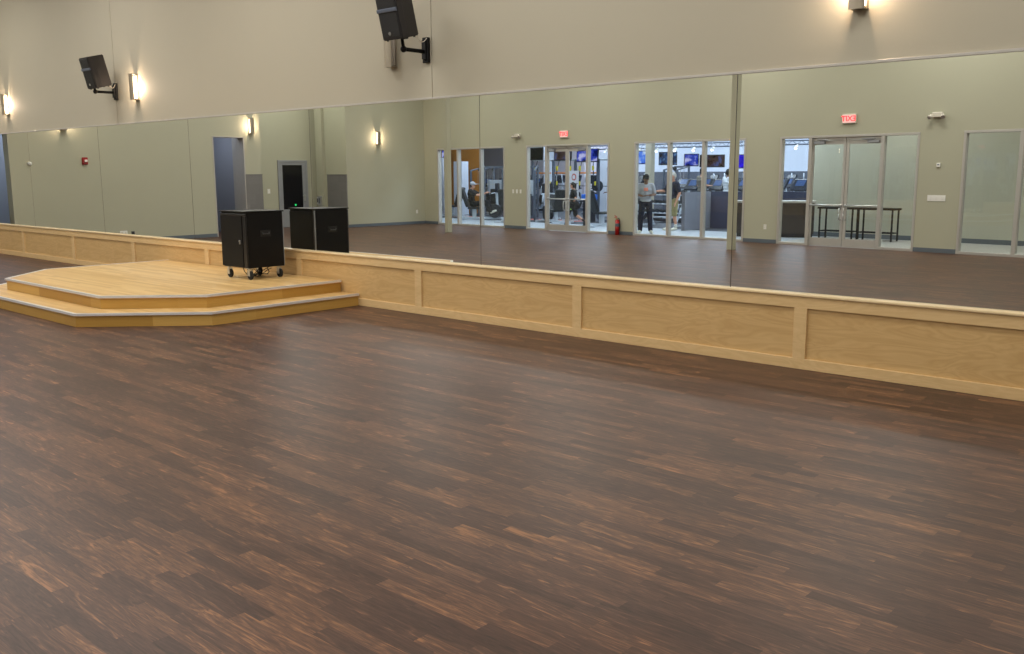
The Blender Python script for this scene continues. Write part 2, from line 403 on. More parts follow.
bm = bm_new(); add_box(bm, -26.9, -26.7, -7.6, .2, 0, 3.8); add_box(bm, -26.7, -24.5, .12, .2, 0, 3.8); add_box(bm, -26.7, -24.5, -7.6, -7.5, 0, 3.8); add_box(bm, -26.7, -24.5, -3.6, -3.5, 0, 3.8)
structure('wall_left', bm, 'wall_slate', 'slate blue hall wall seen through the end openings', 'wall')
bm = bm_new(); add_box(bm, -26.8, -24.5, -7.6, .2, 3.6, 3.7)
structure('ceiling', bm, 'ceiling', 'low ceiling of the side hall', 'ceiling')
bm = bm_new(); add_box(bm, -24.2, -24.18, -7.76, -7.2, 0, 1.76); add_box(bm, -24.205, -24.17, -7.765, -7.2, 1.76, 1.785)
structure('trim_3', bm, 'tile', 'grey tile dado between the blue opening and the recess', 'trim')
bm = bm_new(); add_box(bm, -20.8, -19.64, 3.3, 3.33, 0, 1.74); add_box(bm, -20.8, -19.635, 3.3, 3.34, 1.74, 1.765)
structure('trim_4', bm, 'tile', 'grey tile dado on the pier right of the dark door', 'trim', True)
bm = bm_new(); add_box(bm, -24.80, -24.19, -7.21, -7.17, 0, 2.86); add_box(bm, -24.53, -24.19, -6.21, -6.18, 0, 2.86); add_box(bm, -24.53, -24.19, -7.20, -6.18, 2.835, 2.865)
structure('trim_5', bm, 'alu', 'pale metal lining of the blue doorway', 'trim')
bm = bm_new(); add_box(bm, -24.2, -24.188, -6.18, -.72, 0, .10, bev=.003)
structure('baseboard_left', bm, 'base', 'slate vinyl base under the red alarm wall', 'baseboard')
bm = bm_new(); add_box(bm, -19.65, -19.638, 0, 3.3, 0, .10, bev=.003)
structure('baseboard_left', bm, 'base', 'slate vinyl base along the corner wall with the lamp', 'baseboard', True)
bm = bm_new(); add_box(bm, 3.0, 3.15, -13.4, .2, 0, H_CEIL)
structure('wall_right', bm, 'wall_olive', 'olive right hand wall of the studio, outside the view', 'wall')

# glazed wall
bm = bm_new()
SEG = [(-22.2, -18.92), (-15.5, -14.51), (-11.09, -10.17), (-6.55, -5.59), (-2.16, -1.23), (2.3, 8.2)]
for a, b in SEG: add_box(bm, a, b, -.15, 0, 0, 2.64)
add_box(bm, -22.2, 8.2, -.15, 0, 2.64, H_CEIL)
structure('wall_back', bm, 'wall_olive', 'olive wall with glazed openings to the gym', 'wall', True)
bm = bm_new()
for a, b in SEG: add_box(bm, max(a, -19.65) + .002, b - .002, 0, .012, 0, .10, bev=.003)
structure('baseboard_back', bm, 'base', 'slate vinyl base between the glazed openings', 'baseboard', True)

def pane(parent, u0, u1, z0, z1, v=-.075):
    bm = bm_new(); add_box(bm, u0, u1, v - .004, v + .004, z0, z1); return obj('glass_pane', bm, 'glass', parent)

def storefront(n, u0, u1, mulls, doors, label, rail=None):
    r = sthing('window_%d' % n, label, 'glazing', 0, 0, 0, 0, None, 'structure')
    f = .055
    bm = bm_new()
    add_box(bm, u0, u1, -.14, .012, 2.64 - f, 2.64, bev=.004)
    spans = []
    cuts = [u0] + mulls + [u1]
    add_box(bm, u0, u0 + f, -.14, .012, 0, 2.64 - f, bev=.004); add_box(bm, u1 - f, u1, -.14, .012, 0, 2.64 - f, bev=.004)
    for i in range(len(cuts) - 1):
        a, b = cuts[i], cuts[i + 1]
        if doors and doors[0] - .01 <= a and b <= doors[1] + .01: continue
        add_box(bm, a + f * .5, b - f * .5, -.13, .008, 0, .06, bev=.004)
        spans.append((a, b))
    obj('frame', bm, 'alu', r)
    for mu in mulls:
        if doors and doors[0] + .05 < mu < doors[1] - .05: continue
        box('mullion', 'alu', r, mu - .04, mu + .04, -.135, .01, 0, 2.64 - f, bev=.004)
    for a, b in spans: pane(r, a + .04, b - .04, .06, 2.585)
    return r

W = [storefront(1, -18.92, -15.5, [-17.84, -16.68], None, 'three pane glazing beside the corner, square post in front'),
     storefront(2, -14.51, -11.09, [-13.64, -12.80, -11.95], (-13.64, -11.95), 'glazed opening with side lights around the doors, person walking outside'),
     storefront(3, -10.17, -6.55, [-8.97, -7.85], None, 'three pane glazing with the two standing men outside'),
     storefront(4, -5.59, -2.16, [-4.78, -3.89, -3.00], (-4.78, -3.00), 'glazed opening around the doors with black tables outside'),
     storefront(5, -1.23, 2.3, [-.08, 1.1], None, 'right hand glazed opening onto the pale corridor')]

def leaf(n, u0, u1, hinge_left, label):
    r = sthing('door_%d' % n, label, 'door', 0, 0, 0, 0, None, 'structure')
    a, b = u0 + .006, u1 - .006; s = .065; v0, v1 = -.10, -.055; top = 2.585 - .07
    bm = bm_new()
    add_box(bm, a, a + s, v0, v1, .01, top, bev=.004); add_box(bm, b - s, b, v0, v1, .01, top, bev=.004)
    add_box(bm, a + s, b - s, v0, v1, top - .09, top, bev=.003); add_box(bm, a + s, b - s, v0, v1, .01, .2, bev=.003)
    obj('leaf_frame', bm, 'alu', r)
    bm = bm_new(); add_box(bm, a, b, -.12, -.03, top + .006, 2.586, bev=.003); obj('head_frame', bm, 'alu', r)
    bm = bm_new(); add_box(bm, a + s, b - s, -.082, -.074, .2, top - .09); obj('glass_pane', bm, 'glass', r)
    bm = bm_new(); add_cyl(bm, (a + .03, -.02, .99), (b - .03, -.02, .99), .019, n=12)
    for x in (a + .05, b - .05): add_box(bm, x - .02, x + .02, -.055, -.01, .96, 1.02, bev=.004)
    obj('push_bar', bm, 'chrome', r, True)
    bm = bm_new(); hx = b - .05 if hinge_left else a + .05
    add_path(bm, [(hx, -.055, .93), (hx, .04, .92), (hx, .055, .80), (hx, .04, .66), (hx, -.055, .65)], .013)
    obj('pull_handle', bm, 'chrome', r, True)
    bm = bm_new(); cx = a + .22 if hinge_left else b - .22
    add_box(bm, cx - .14, cx + .14, -.05, .01, top - .075, top - .015, bev=.006); add_path(bm, [(cx, -.02, top - .01), (cx + (.25 if hinge_left else -.25), .05, top + .015), (cx + (-.05 if hinge_left else .05), .005, top + .03)], .01)
    obj('closer', bm, 'alu_grey', r)
    return r
leaf(1, -13.64, -12.80, True, 'left door leaf of the pair with the walking person outside')
leaf(2, -12.80, -11.95, False, 'right door leaf of the pair with the walking person outside')
leaf(3, -4.78, -3.89, True, 'left door leaf in front of the black tables')
leaf(4, -3.89, -3.00, False, 'right door leaf in front of the black tables')

# dark glazed door in the recess
r = thing('door_5', 'grey framed door with a dark glass light, above the reflected black cabinet', 'door', (-26.7, -10.58, 0), 0, None, 'structure')
bm = bm_new()
add_box(bm, .0, .05, -.59, -.52, 0, 2.24, bev=.004); add_box(bm, .0, .05, .52, .59, 0, 2.24, bev=.004); add_box(bm, .0, .05, -.52, .52, 2.17, 2.24, bev=.004)
obj('door_frame', bm, 'alu_grey', r)
bm = bm_new()
add_box(bm, .0, .04, -.515, -.38, .01, 2.165, bev=.003); add_box(bm, .0, .04, .42, .515, .01, 2.165, bev=.003)
add_box(bm, .0, .04, -.38, .42, 2.08, 2.165, bev=.003); add_box(bm, .0, .04, -.38, .42, .01, .60, bev=.003)
obj('door_leaf', bm, 'alu_grey', r)
box('dark_pane', 'dark_glass', r, .0, .02, -.38, .42, .60, 2.08)
bm = bm_new(); add_box(bm, .02, .07, -.45, -.41, .88, 1.1, bev=.005); add_path(bm, [(.06, -.43, 1.05), (.1, -.43, 1.05), (.1, -.33, 1.05)], .012); obj('handle', bm, 'chrome', r)
bm = bm_new(); add_ball(bm, (.03, -.06, .74), .03); obj('indicator_light', bm, 'green_led', r)

# ------------------------------------------------------------------ lobby and gym shells (seen through the glass)
bm = bm_new(); add_box(bm, -6.42, 8.5, -3.45, -3.3, 0, 4.6); add_box(bm, -6.42, -6.27, -9, -3.45, 0, 4.6)
structure('wall_back', bm, 'lobby_wall', 'pale sage corridor wall behind the black tables', 'wall', True)
bm = bm_new(); add_box(bm, -6.40, 8.5, -3.3, -3.285, 0, .12)
structure('baseboard_back', bm, 'base', 'grey base along the pale corridor wall', 'baseboard', True)
bm = bm_new(); add_box(bm, -5.9, 8.5, -3.28, -.16, -.001, .001)
structure('floor', bm, 'lobby_tile', 'pale corridor floor behind the right hand glazing', 'floor', True)
bm = bm_new(); add_box(bm, 8.4, 8.55, -3.4, -.1, 0, 4.6)
structure('wall_right', bm, 'lobby_wall', 'far end wall of the pale corridor', 'wall', True)
bm = bm_new(); add_box(bm, .02, 1.0, -3.285, -3.24, 0, 2.5, bev=.005)
o = structure('door_6', bm, 'brown_door', 'brown wooden door in the pale corridor wall, at the right edge', 'door', True)
bm = bm_new()
for a in ((-.06, .02), (1.0, 1.08)): add_box(bm, a[0], a[1], -3.29, -3.22, 0, 2.58, bev=.004)
add_box(bm, -.06, 1.08, -3.29, -3.22, 2.5, 2.58, bev=.004)
obj('door_frame', bm, 'alu_grey', o)
bm = bm_new(); add_path(bm, [(.12, -3.24, 1.0), (.12, -3.19, 1.0), (.22, -3.19, 1.0)], .012); obj('handle', bm, 'chrome', o)

# gym back wall, in world coordinates
bm = bm_new(); add_box(bm, -27.8, -9.5, -31.2, -31, 1.8, 4.6)
structure('wall_gym', bm, 'gym_wall', 'white upper wall behind the cardio screens', 'wall')
bm = bm_new(); add_box(bm, -27.8, -9.5, -31.2, -30.95, 0, 1.8)
structure('wall_gym', bm, 'gym_dark', 'dark mirrored lower wall behind the treadmills', 'wall')
bm = bm_new(); add_box(bm, -44, -27.8, -28.2, -28, 0, 4.6); add_box(bm, -27.8, -27.6, -31.2, -28, 0, 4.6)
structure('wall_gym', bm, 'gym_mauve', 'mauve grey wall behind the suspension rig', 'wall')
bm = bm_new(); add_box(bm, -31.6, -28.3, -21.6, -21.4, 0, 4.6)
structure('wall_gym', bm, 'orange_wall', 'orange wall behind the seated exerciser', 'wall')
bm = bm_new(); add_box(bm, -45, -44.8, -31, -12, 0, 4.6)
structure('wall_gym', bm, 'gym_wall', 'far left white wall of the gym', 'wall')
bm = bm_new(); add_box(bm, -30.5, -29.7, -20.9, -20.5, 0, 2.45); add_box(bm, -29.0, -28.5, -20.9, -20.5, 0, 2.28)
structure('column', bm, 'gym_wall', 'white piers in front of the orange wall', 'column')
bm = bm_new(); add_box(bm, -25.65, -25.35, -22.9, -22.6, 0, 4.6)
structure('column', bm, 'gym_wall', 'white column at the left of the rig', 'column')
bm = bm_new(); add_box(bm, -23.0, -22.55, -23.2, -22.9, 0, 2.6); add_box(bm, -22.2, -21.95, -23.2, -22.9, 0, 2.35); add_box(bm, -22.55, -21.95, -23.2, -22.9, 2.0, 2.4)
structure('column', bm, 'gym_wall', 'white framed opening beyond the walking person', 'column')
bm = bm_new(); add_box(bm, -20.32, -20.05, -22.6, -22.35, 0, 4.6)
structure('column', bm, 'wall_tan', 'beige column behind the capped man', 'column')
bm = bm_new(); add_box(bm, -27.5, -21.0, -19.6, -18.9, -.001, .004)
tag(obj('floor_marking', bm, 'pink'), 'pink red stripe of flooring under the weight machines', 'floor marking', None, 'structure')

# half-height partition
r = thing('partition', 'grey half height partition beside the man in khaki shorts', 'partition', (0, 0, 0))
bm = bm_new(); add_poly(bm, [(-15.14, -16.84), (-15.26, -16.84), (-15.32, -18.5), (-15.20, -18.5)], 0, 1.17); obj('side_panel', bm, 'partition', r)
bm = bm_new(); add_poly(bm, [(-15.32, -18.5), (-12.1, -19.6), (-12.1, -19.75), (-15.32, -18.62)], 0, 1.17); obj('navy_panel', bm, 'partition_dark', r)
# reception desk
r = thing('reception_desk', 'dark wood reception desk with a pale top, left of the black tables', 'desk', (-11.78, -15.85, 0), R(-24.5))
box('body', 'desk', r, -.95, 1.13, -.45, 0, .1, .94, bev=.005); box('plinth', 'machine_dark', r, -.92, 1.10, -.42, -.04, 0, .1); box('desk_top', 'desk_top', r, -1.0, 1.16, -.5, .06, .94, 1.0, bev=.008)

# ------------------------------------------------------------------ stage
XA, XF, PP, QQ, EE, SH, ST = -15.25, -10.356, 2.123, .9235, .052, .159, .3855
def octa(off):
    c = off * (math.sqrt(2) - 1)
    return [(XA - off, -EE), (XA - off, -PP - c), (XA + QQ - c, -PP - QQ - off), (XF - QQ + c, -PP - QQ - off), (XF + off, -PP - c), (XF + off, -EE)]
stage = thing('stage_platform', 'two step golden wood stage against the mirror wall', 'stage', (-12.8, -.06, 0))
def stage_tier(name, off, z0, z1, inset=.022):
    P = octa(off); Pi = octa(off - inset); o0 = Vector((-12.8, -.06))
    L_ = lambda pts: [(x + 12.8, y + .06) for x, y in pts]
    bm = bm_new(); add_poly(bm, L_(Pi), z0, z1 - .03); r_ = obj(name + '_riser', bm, 'stage_riser', stage)
    bm = bm_new(); add_poly(bm, L_(octa(off - .008)), z1 - .03, z1); obj(name + '_deck', bm, 'stage_top', stage)
    bm = bm_new(); a, b = L_(octa(off)), L_(octa(off - .045))
    n = len(a)
    for i in range(n - 1):
        q = [a[i], a[i + 1], b[i + 1], b[i]]
        lo = [bm.verts.new((x, y, z1 + .0005)) for x, y in q]; hi = [bm.verts.new((x, y, z1 + .005)) for x, y in q]
        bm.faces.new(hi); bm.faces.new(lo[::-1])
        for j in range(4): bm.faces.new((lo[j], lo[(j + 1) % 4], hi[(j + 1) % 4], hi[j]))
        c_ = L_(octa(off - .007)); q = [a[i], a[i + 1], c_[i + 1], c_[i]]
        lo = [bm.verts.new((x, y, z1 - .022)) for x, y in q]; hi = [bm.verts.new((x, y, z1 + .0045)) for x, y in q]
        bm.faces.new(hi); bm.faces.new(lo[::-1])
        for j in range(4): bm.faces.new((lo[j], lo[(j + 1) % 4], hi[(j + 1) % 4], hi[j]))
    tag(obj(name + '_nosing', bm, 'nosing', stage), 'silver metal stair nosing')
stage_tier('lower_step', ST, 0, SH); stage_tier('upper_step', 0, SH, 2 * SH)

# ------------------------------------------------------------------ rolling cabinet on the stage
ZT = 2 * SH
cart = thing('equipment_cabinet', 'black wheeled equipment cabinet standing on the stage', 'cabinet', (-11.69, -.587, ZT + .001))
hw, hd = .332, .312; zb, zt = .165, .945
box('body', 'black', cart, -hw, hw, -hd + .025, hd - .02, zb, zt, bev=.004)
tp = box('top_panel', 'black', cart, -hw - .006, hw + .006, -hd - .004, hd + .004, zt, zt + .018, bev=.004)
dr = box('door', 'black2', cart, -hw + .004, hw - .11, -hd, -hd + .024, zb + .01, zt - .05, bev=.004)
bm = bm_new(); add_box(bm, hw - .18, hw - .155, -hd - .012, -hd, .50, .56, bev=.004); add_cyl(bm, (hw - .168, -hd - .02, .545), (hw - .168, -hd - .01, .545), .01); obj('lock', bm, 'chrome', dr)
bm = bm_new(); add_box(bm, -hw + .01, hw - .01, -hd - .003, -hd + .02, zt - .045, zt - .02, bev=.004); obj('drawer_lip', bm, 'blackgloss', cart)
box('side_rail', 'blackgloss', cart, hw - .09, hw - .01, -hd + .002, -hd + .026, zb + .01, zt - .05, bev=.003)
box('back_panel', 'black2', cart, -hw + .01, hw - .03, hd - .02, hd - .002, zb + .01, zt - .03, bev=.004)
box('back_trim', 'alu_grey', cart, hw - .030, hw - .016, hd - .02, hd - .001, zb + .01, zt - .01)
for sx in (1, -1):
    bm = bm_new()
    x = sx * hw
    add_box(bm, x - .004, x + .004, -.085, .085, .60, .69, bev=.003); h = obj('recessed_handle', bm, 'rubber', cart)
    bm = bm_new(); add_path(bm, [(x + sx * .006, -.055, .665), (x + sx * .014, -.05, .64), (x + sx * .014, .05, .64), (x + sx * .006, .055, .665)], .007); obj('grip', bm, 'blackgloss', h)
for sx in (-1, 1):
    for sy in (-1, 1):
        x, y = sx * (hw - .07), sy * (hd - .07)
        bm = bm_new(); add_box(bm, x - .045, x + .045, y - .045, y + .045, zb - .008, zb, bev=.002)
        add_cyl(bm, (x, y, zb - .03), (x, y, zb - .005), .022)
        for d in (-.024, .024): add_box(bm, x - .02, x + .035, y + d - .003, y + d + .003, .05, zb - .025, bev=.001)
        c = obj('caster', bm, 'chrome', cart)
        bm = bm_new(); add_cyl(bm, (x + .018, y - .018, .062), (x + .018, y + .018, .062), .062, n=24); w_ = obj('wheel', bm, 'rubber', c, True)
        es = w_.modifiers.new('edge', 'BEVEL'); es.width = .008; es.segments = 2; es.limit_method = 'ANGLE'
bm = bm_new(); random.seed(3)
for k in range(5):
    pts = []
    for i in range(9):
        t = i / 8; pts.append((-.2 + .45 * t + random.uniform(-.03, .03), .02 + .22 * math.sin(t * 5 + k) * .5, max(.012, .15 - .13 * math.sin(t * math.pi) + random.uniform(-.02, .02))))
    add_path(bm, pts, .006, 6)
obj('cable_bundle', bm, 'rubber', cart)
# ------------------------------------------------------------------ loudspeakers
def speaker(x, label, zc=3.28, off=(0, 0, 0)):
    r = thing('loudspeaker', label, 'loudspeaker', (x, 0, zc), 0, 'wall loudspeakers above the mirrors')
    bm = bm_new(); add_box(bm, -.05, .05, -.035, .012, -.15, .15, bev=.006); add_box(bm, -.035, .035, -.06, -.03, -.11, .11, bev=.004)
    for z in (-.12, .12): add_cyl(bm, (0, -.035, z), (0, -.045, z), .012)
    pl = obj('wall_plate', bm, 'black2', r)
    bm = bm_new(); add_path(bm, [(0, -.05, -.02), (0, -.37, -.02)], .024, 12); add_ball(bm, (0, -.38, -.02), .04); add_cyl(bm, (0, -.38, -.02), (0, -.40, .10), .02); add_box(bm, -.04, .04, -.46, -.33, .10, .12, bev=.004)
    obj('bracket_arm', bm, 'black2', r, True)
    # cabinet: trapezoid plan, wide baffle to the room (-y), tilted down
    h, wf, wb, d = .54, .35, .22, .33
    T = Matrix.Translation((off[0], -.45 + off[1], .37 + off[2])) @ Matrix.Rotation(R(14), 4, 'X')
    def loc(x, y, z): return T @ Vector((x, y, z))
    bm = bm_new()
    plan = [(-wf / 2, -d / 2), (wf / 2, -d / 2), (wf / 2, -d / 2 + .1), (wb / 2, d / 2), (-wb / 2, d / 2), (-wf / 2, -d / 2 + .1)]
    add_poly(bm, plan, -h / 2, h / 2)
    bmesh.ops.bevel(bm, geom=bm.edges[:], offset=.012, segments=2, affect='EDGES')
    bmesh.ops.transform(bm, matrix=T, verts=bm.verts[:]); cab = obj('cabinet', bm, 'cabinet', r)
    bm = bm_new(); add_box(bm, -wf / 2 + .022, wf / 2 - .022, -d / 2 - .006, -d / 2 + .004, -h / 2 + .03, .045, bev=.004, seg=2); bmesh.ops.transform(bm, matrix=T, verts=bm.verts[:]); obj('woofer_grille', bm, 'grille', r)
    bm = bm_new(); add_box(bm, -wf / 2 + .022, wf / 2 - .022, -d / 2 - .004, -d / 2 + .002, .09, h / 2 - .03, bev=.003); bmesh.ops.transform(bm, matrix=T, verts=bm.verts[:]); obj('horn', bm, 'grille', r)
    bm = bm_new(); add_box(bm, -wf / 2 + .004, wf / 2 - .004, -d / 2 - .016, -d / 2 + .004, .045, .087, bev=.006, seg=2); bmesh.ops.transform(bm, matrix=T, verts=bm.verts[:]); obj('baffle_bar', bm, 'machine_grey', r)
    bm = bm_new(); add_cyl(bm, (-.02, -d / 2 - .012, -h / 2 + .075), (-.02, -d / 2 - .004, -h / 2 + .075), .02); bmesh.ops.transform(bm, matrix=T, verts=bm.verts[:]); obj('badge', bm, 'chrome', r)
    bm = bm_new(); pts = []
    a = loc(.1, .12, -h / 2); 
    for i in range(9):
        t = i / 8; pts.append((a.x * (1 - t) + .03 * t, a.y * (1 - t) - .01 * t, a.z + (.16 - a.z) * t - .07 * math.sin(math.pi * t)))
    add_path(bm, pts, .005, 6); obj('cable', bm, 'offwhite', r)
    for xx, yy in ((.09, .1), (-.09, .1), (.14, -.12), (-.14, -.12)):
        bm = bm_new(); add_cyl(bm, (xx, yy, -h / 2 - .012), (xx, yy, -h / 2), .014); bmesh.ops.transform(bm, matrix=T, verts=bm.verts[:]); obj('rubber_foot', bm, 'rubber', r)
speaker(-8.57, 'larger black loudspeaker on a wall bracket above the mirrors, top cut by the frame')
speaker(-16.84, 'black loudspeaker at upper left, between two lit wall lamps', 3.28, (.05, .09, -.05))

# ------------------------------------------------------------------ sconces (built facing -y, back on y=0)
def sconce(loc, rz, label, lit=True):
    r = thing('wall_sconce', label, 'wall lamp', loc, rz, 'metal wall lamps')
    box('back_plate', 'sconce_metal', r, -.06, .06, -.012, .012, -.21, .21, bev=.003)
    bm = bm_new(); n = 10
    prof = []
    for i in range(n + 1):
        t = -1 + 2 * i / n; prof.append((t * .068, -.125 + .02 * t * t))
    for i in range(n, -1, -1):
        t = -1 + 2 * i / n; prof.append((t * .068, -.121 + .02 * t * t + .003))
    add_poly(bm, prof, -.225, .225); obj('front_shield', bm, 'sconce_metal', r)
    for s in (-1, 1):
        box('end_cap', 'sconce_metal', r, -.066, .066, -.104, -.0, s * .215 - .006, s * .215 + .006, bev=.002)
    box('diffuser', 'sconce_glow' if lit else 'sconce_off', r, -.045, .045, -.034, -.014, -.19, .19, bev=.004)
    bm = bm_new(); add_cyl(bm, (0, -.072, -.209), (0, -.072, -.045), .016, .020, n=14)
    obj('lamp_holder', bm, 'sconce_off', r, True)
    if lit:
        l = bpy.data.lights.new('bulb', 'POINT'); l.energy = 25; l.color = (1, .76, .55); l.shadow_soft_size = .03
        b_ = bpy.data.objects.new('bulb', l); C.objects.link(b_); b_.parent = r; b_.location = (0, -.072, 0)
    return r
sconce((-22.03, .012, 3.31), 0, 'lit wall lamp at the far left edge above the mirrors')
sconce((-16.07, .012, 3.31), 0, 'lit wall lamp just right of the left loudspeaker')
sconce((-9.2, .012, 3.34), 0, 'unlit wall lamp half hidden below the larger loudspeaker', False)
sconce((-3.22, .012, 3.36), 0, 'lit wall lamp at the top edge, right half of the view')
sconce((-24.2, -7.44, 3.18), R(90), 'lit lamp beside the blue doorway on the end wall')
sconce((-24.2, -2.06, 3.12), R(90), 'lit lamp above the red fire alarm on the end wall')
p = S0 @ Vector((-19.65, 2.02, 2.97)); sconce(p, R(90) + ALPHA, 'lit lamp on the corner wall left of the glazing')
p = S0 @ Vector((2.9, 0, 3.3)); sconce(p, R(180) + ALPHA, 'lit lamp on the olive wall right of the last glazing')

# ------------------------------------------------------------------ small fittings on the walls
def s_at(u, v, z): return S0 @ Vector((u, v, z))
def exit_sign(u, z, label):
    r = sthing('exit_sign', label, 'sign', u, 0, z, R(0), 'red exit signs')
    box('housing', 'offwhite', r, -.17, .17, 0, .05, -.11, .11, bev=.008)
    box('face', 'exitface', r, -.15, .15, .05, .055, -.09, .09)
    text('lettering', 'EXIT', .17, 'exitred', r, (0, .058, 0), (R(90), 0, R(180)))
exit_sign(-12.85, 2.94, 'red exit sign above the doors with the walking person outside')
exit_sign(-3.82, 3.0, 'red exit sign above the doors with black tables outside')

def em_light(u, z, label):
    r = sthing('emergency_light', label, 'emergency light', u, 0, z, 0, 'twin head emergency lights')
    box('housing', 'offwhite', r, -.11, .11, 0, .09, -.05, .06, bev=.012)
    for s in (-1, 1):
        bm = bm_new(); add_cyl(bm, (s * .12, .07, -.01), (s * .145, .13, -.05), .038, .05, n=16); h_ = obj('lamp_head', bm, 'offwhite', r, True)
        bm = bm_new(); add_cyl(bm, (s * .144, .128, -.049), (s * .147, .136, -.052), .042, n=16); obj('lens', bm, 'chrome', h_)
em_light(-14.86, 2.95, 'emergency light left of the doors with the walking person outside')
em_light(-1.80, 2.99, 'emergency light right of the doors with black tables outside')

def plate(u, z, n, label, cat, dots=True, w=.075, h=.12):
    r = sthing('switch_plate' if cat == 'light switch' else 'power_outlet', label, cat, u, 0, z)
    box('cover', 'white', r, -w * n / 2, w * n / 2, 0, .008, -h / 2, h / 2, bev=.002)
    for i in range(n):
        cx = -w * n / 2 + w * (i + .5)
        if cat == 'light switch': box('rocker', 'white', r, cx - .016, cx + .016, .008, .014, -.032, .032, bev=.002)
        else:
            for s in (-1, 1): box('socket', 'offwhite', r, cx - .016, cx + .016, .008, .011, s * .024 - .014, s * .024 + .014, bev=.002)
    return r
for i, u in enumerate((-15.10, -14.93, -14.76)): plate(u, 1.2, 1, ['leftmost', 'middle', 'rightmost'][i] + ' of three white switches between the left glazing and doors', 'light switch')
plate(-1.72, 1.2, 3, 'wide white triple switch left of the last glazing', 'light switch', w=.13, h=.13)
plate(-5.92, .41, 1, 'white outlet low on the wall left of the black tables', 'outlet')
r = sthing('thermostat', 'small white sensor above the triple switch', 'sensor', -1.72, 0, 1.92)
box('case', 'white', r, -.04, .04, 0, .03, -.045, .045, bev=.006); box('display', 'machine_grey', r, -.02, .02, .03, .032, -.005, .02)
# end-wall fittings: built facing +x
def wall_item(name, label, cat, loc, rz=0): return thing(name, label, cat, loc, rz)
r = wall_item('power_outlet', 'white outlet low on the corner wall with the lamp', 'outlet', s_at(-19.65, .38, .44), ALPHA)
box('cover', 'white', r, 0, .008, -.04, .04, -.06, .06, bev=.002)
for s in (-1, 1): box('socket', 'offwhite', r, .008, .011, -.016, .016, s * .026 - .014, s * .026 + .014)
r = wall_item('power_outlet', 'white outlet low on the end wall under the fire alarm', 'outlet', (-24.2, -3.42, .25))
box('cover', 'white', r, 0, .008, -.10, .10, -.06, .06, bev=.002)
for s in (-1, 1): box('socket', 'offwhite', r, .008, .011, s * .05 - .016, s * .05 + .016, -.03, .03)
r = wall_item('cable_jack', 'small dark jack right of the outlet on the end wall', 'jack', (-24.2, -3.67, .23))
box('cover', 'machine_dark', r, 0, .01, -.045, .045, -.055, .055, bev=.002); box('port', 'rubber', r, .01, .02, -.02, .02, -.02, .02, bev=.002)
r = wall_item('thermostat', 'small white round sensor on the end wall left of the red alarm', 'sensor', (-24.2, -1.18, 2.07))
bm = bm_new(); add_cyl(bm, (0, 0, 0), (.05, 0, 0), .05, .04, n=20); obj('case', bm, 'white', r, True)
bm = bm_new(); add_ball(bm, (.05, 0, 0), .014); obj('button', bm, 'offwhite', r)
r = wall_item('fire_alarm', 'red fire alarm with a white strobe on the end wall', 'fire alarm', (-24.2, -2.53, 2.14))
box('housing', 'redplastic', r, 0, .05, -.07, .07, -.09, .09, bev=.008); box('strobe', 'white', r, .05, .085, -.045, .02, -.03, .035, bev=.008)
box('horn_grille', 'redplastic', r, .05, .055, -.05, .05, -.075, -.04, bev=.001)
r = wall_item('switch_plate', 'white switch on the recess wall left of the dark door', 'light switch', (-26.7, -9.62, 1.22))
box('cover', 'white', r, 0, .008, -.05, .05, -.075, .075, bev=.002); box('rocker', 'white', r, .008, .014, -.016, .016, -.035, .035, bev=.002)
r = sthing('notice_plaque', 'small pale blue notice low on the pier right of the dark door', 'notice', -21.48, 3.3, .86)
box('board', 'poster', r, -.08, .08, 0, .008, -.13, .13, bev=.002); box('print', 'poster_ink', r, -.05, .05, .008, .01, -.06, .08)
r = sthing('call_box', 'brushed metal box right of the pale blue notice', 'box', -21.10, 3.42, .86)
box('case', 'chrome', r, -.09, .09, 0, .06, -.17, .17, bev=.006); box('button_panel', 'machine_grey', r, -.03, .03, .06, .064, -.08, .1)

# fire extinguisher on the wall by the capped man
r = sthing('fire_extinguisher', 'red fire extinguisher on the wall between doors and the capped man', 'extinguisher', -10.68, .09, 0)
bm = bm_new(); add_cyl(bm, (0, 0, .0), (0, 0, .40), .064, n=24); add_ball(bm, (0, 0, .40), .064, 24, (1, 1, .7)); obj('cylinder', bm, 'red', r, True)
bm = bm_new(); add_cyl(bm, (0, 0, .44), (0, 0, .49), .022); add_box(bm, -.02, .02, -.02, .02, .47, .50, bev=.003); obj('valve', bm, 'chrome', r)
bm = bm_new(); add_path(bm, [(-.01, 0, .50), (-.10, 0, .56)], .010); add_path(bm, [(-.01, 0, .485), (-.11, 0, .50)], .009); obj('lever', bm, 'red', r)
bm = bm_new(); add_path(bm, [(.02, 0, .48), (.07, 0, .47), (.095, .0, .40), (.095, 0, .2), (.09, 0, .12)], .011); obj('hose', bm, 'rubber', r)
bm = bm_new(); add_cyl(bm, (0, 0, .24), (0, 0, .33), .0655, n=24, caps=False); obj('paper_label', bm, 'machine_grey', r, True)
bm = bm_new(); add_cyl(bm, (0, .022, .47), (0, .04, .47), .02, n=14); obj('gauge', bm, 'brass', r)

# posts
for x, y, lb in ((-20.35, -11.75, 'slim square olive post in front of the left glazing'), (-10.56, -11.41, 'slim square olive post between the two men and the black tables')):
    bm = bm_new(); add_box(bm, -.08, .08, -.08, .08, 0, H_CEIL, bev=.006)
    o = obj('column', bm, 'wall_olive'); o.location = (x, y, 0); o.rotation_euler = (0, 0, ALPHA); tag(o, lb, 'post', None, 'structure')

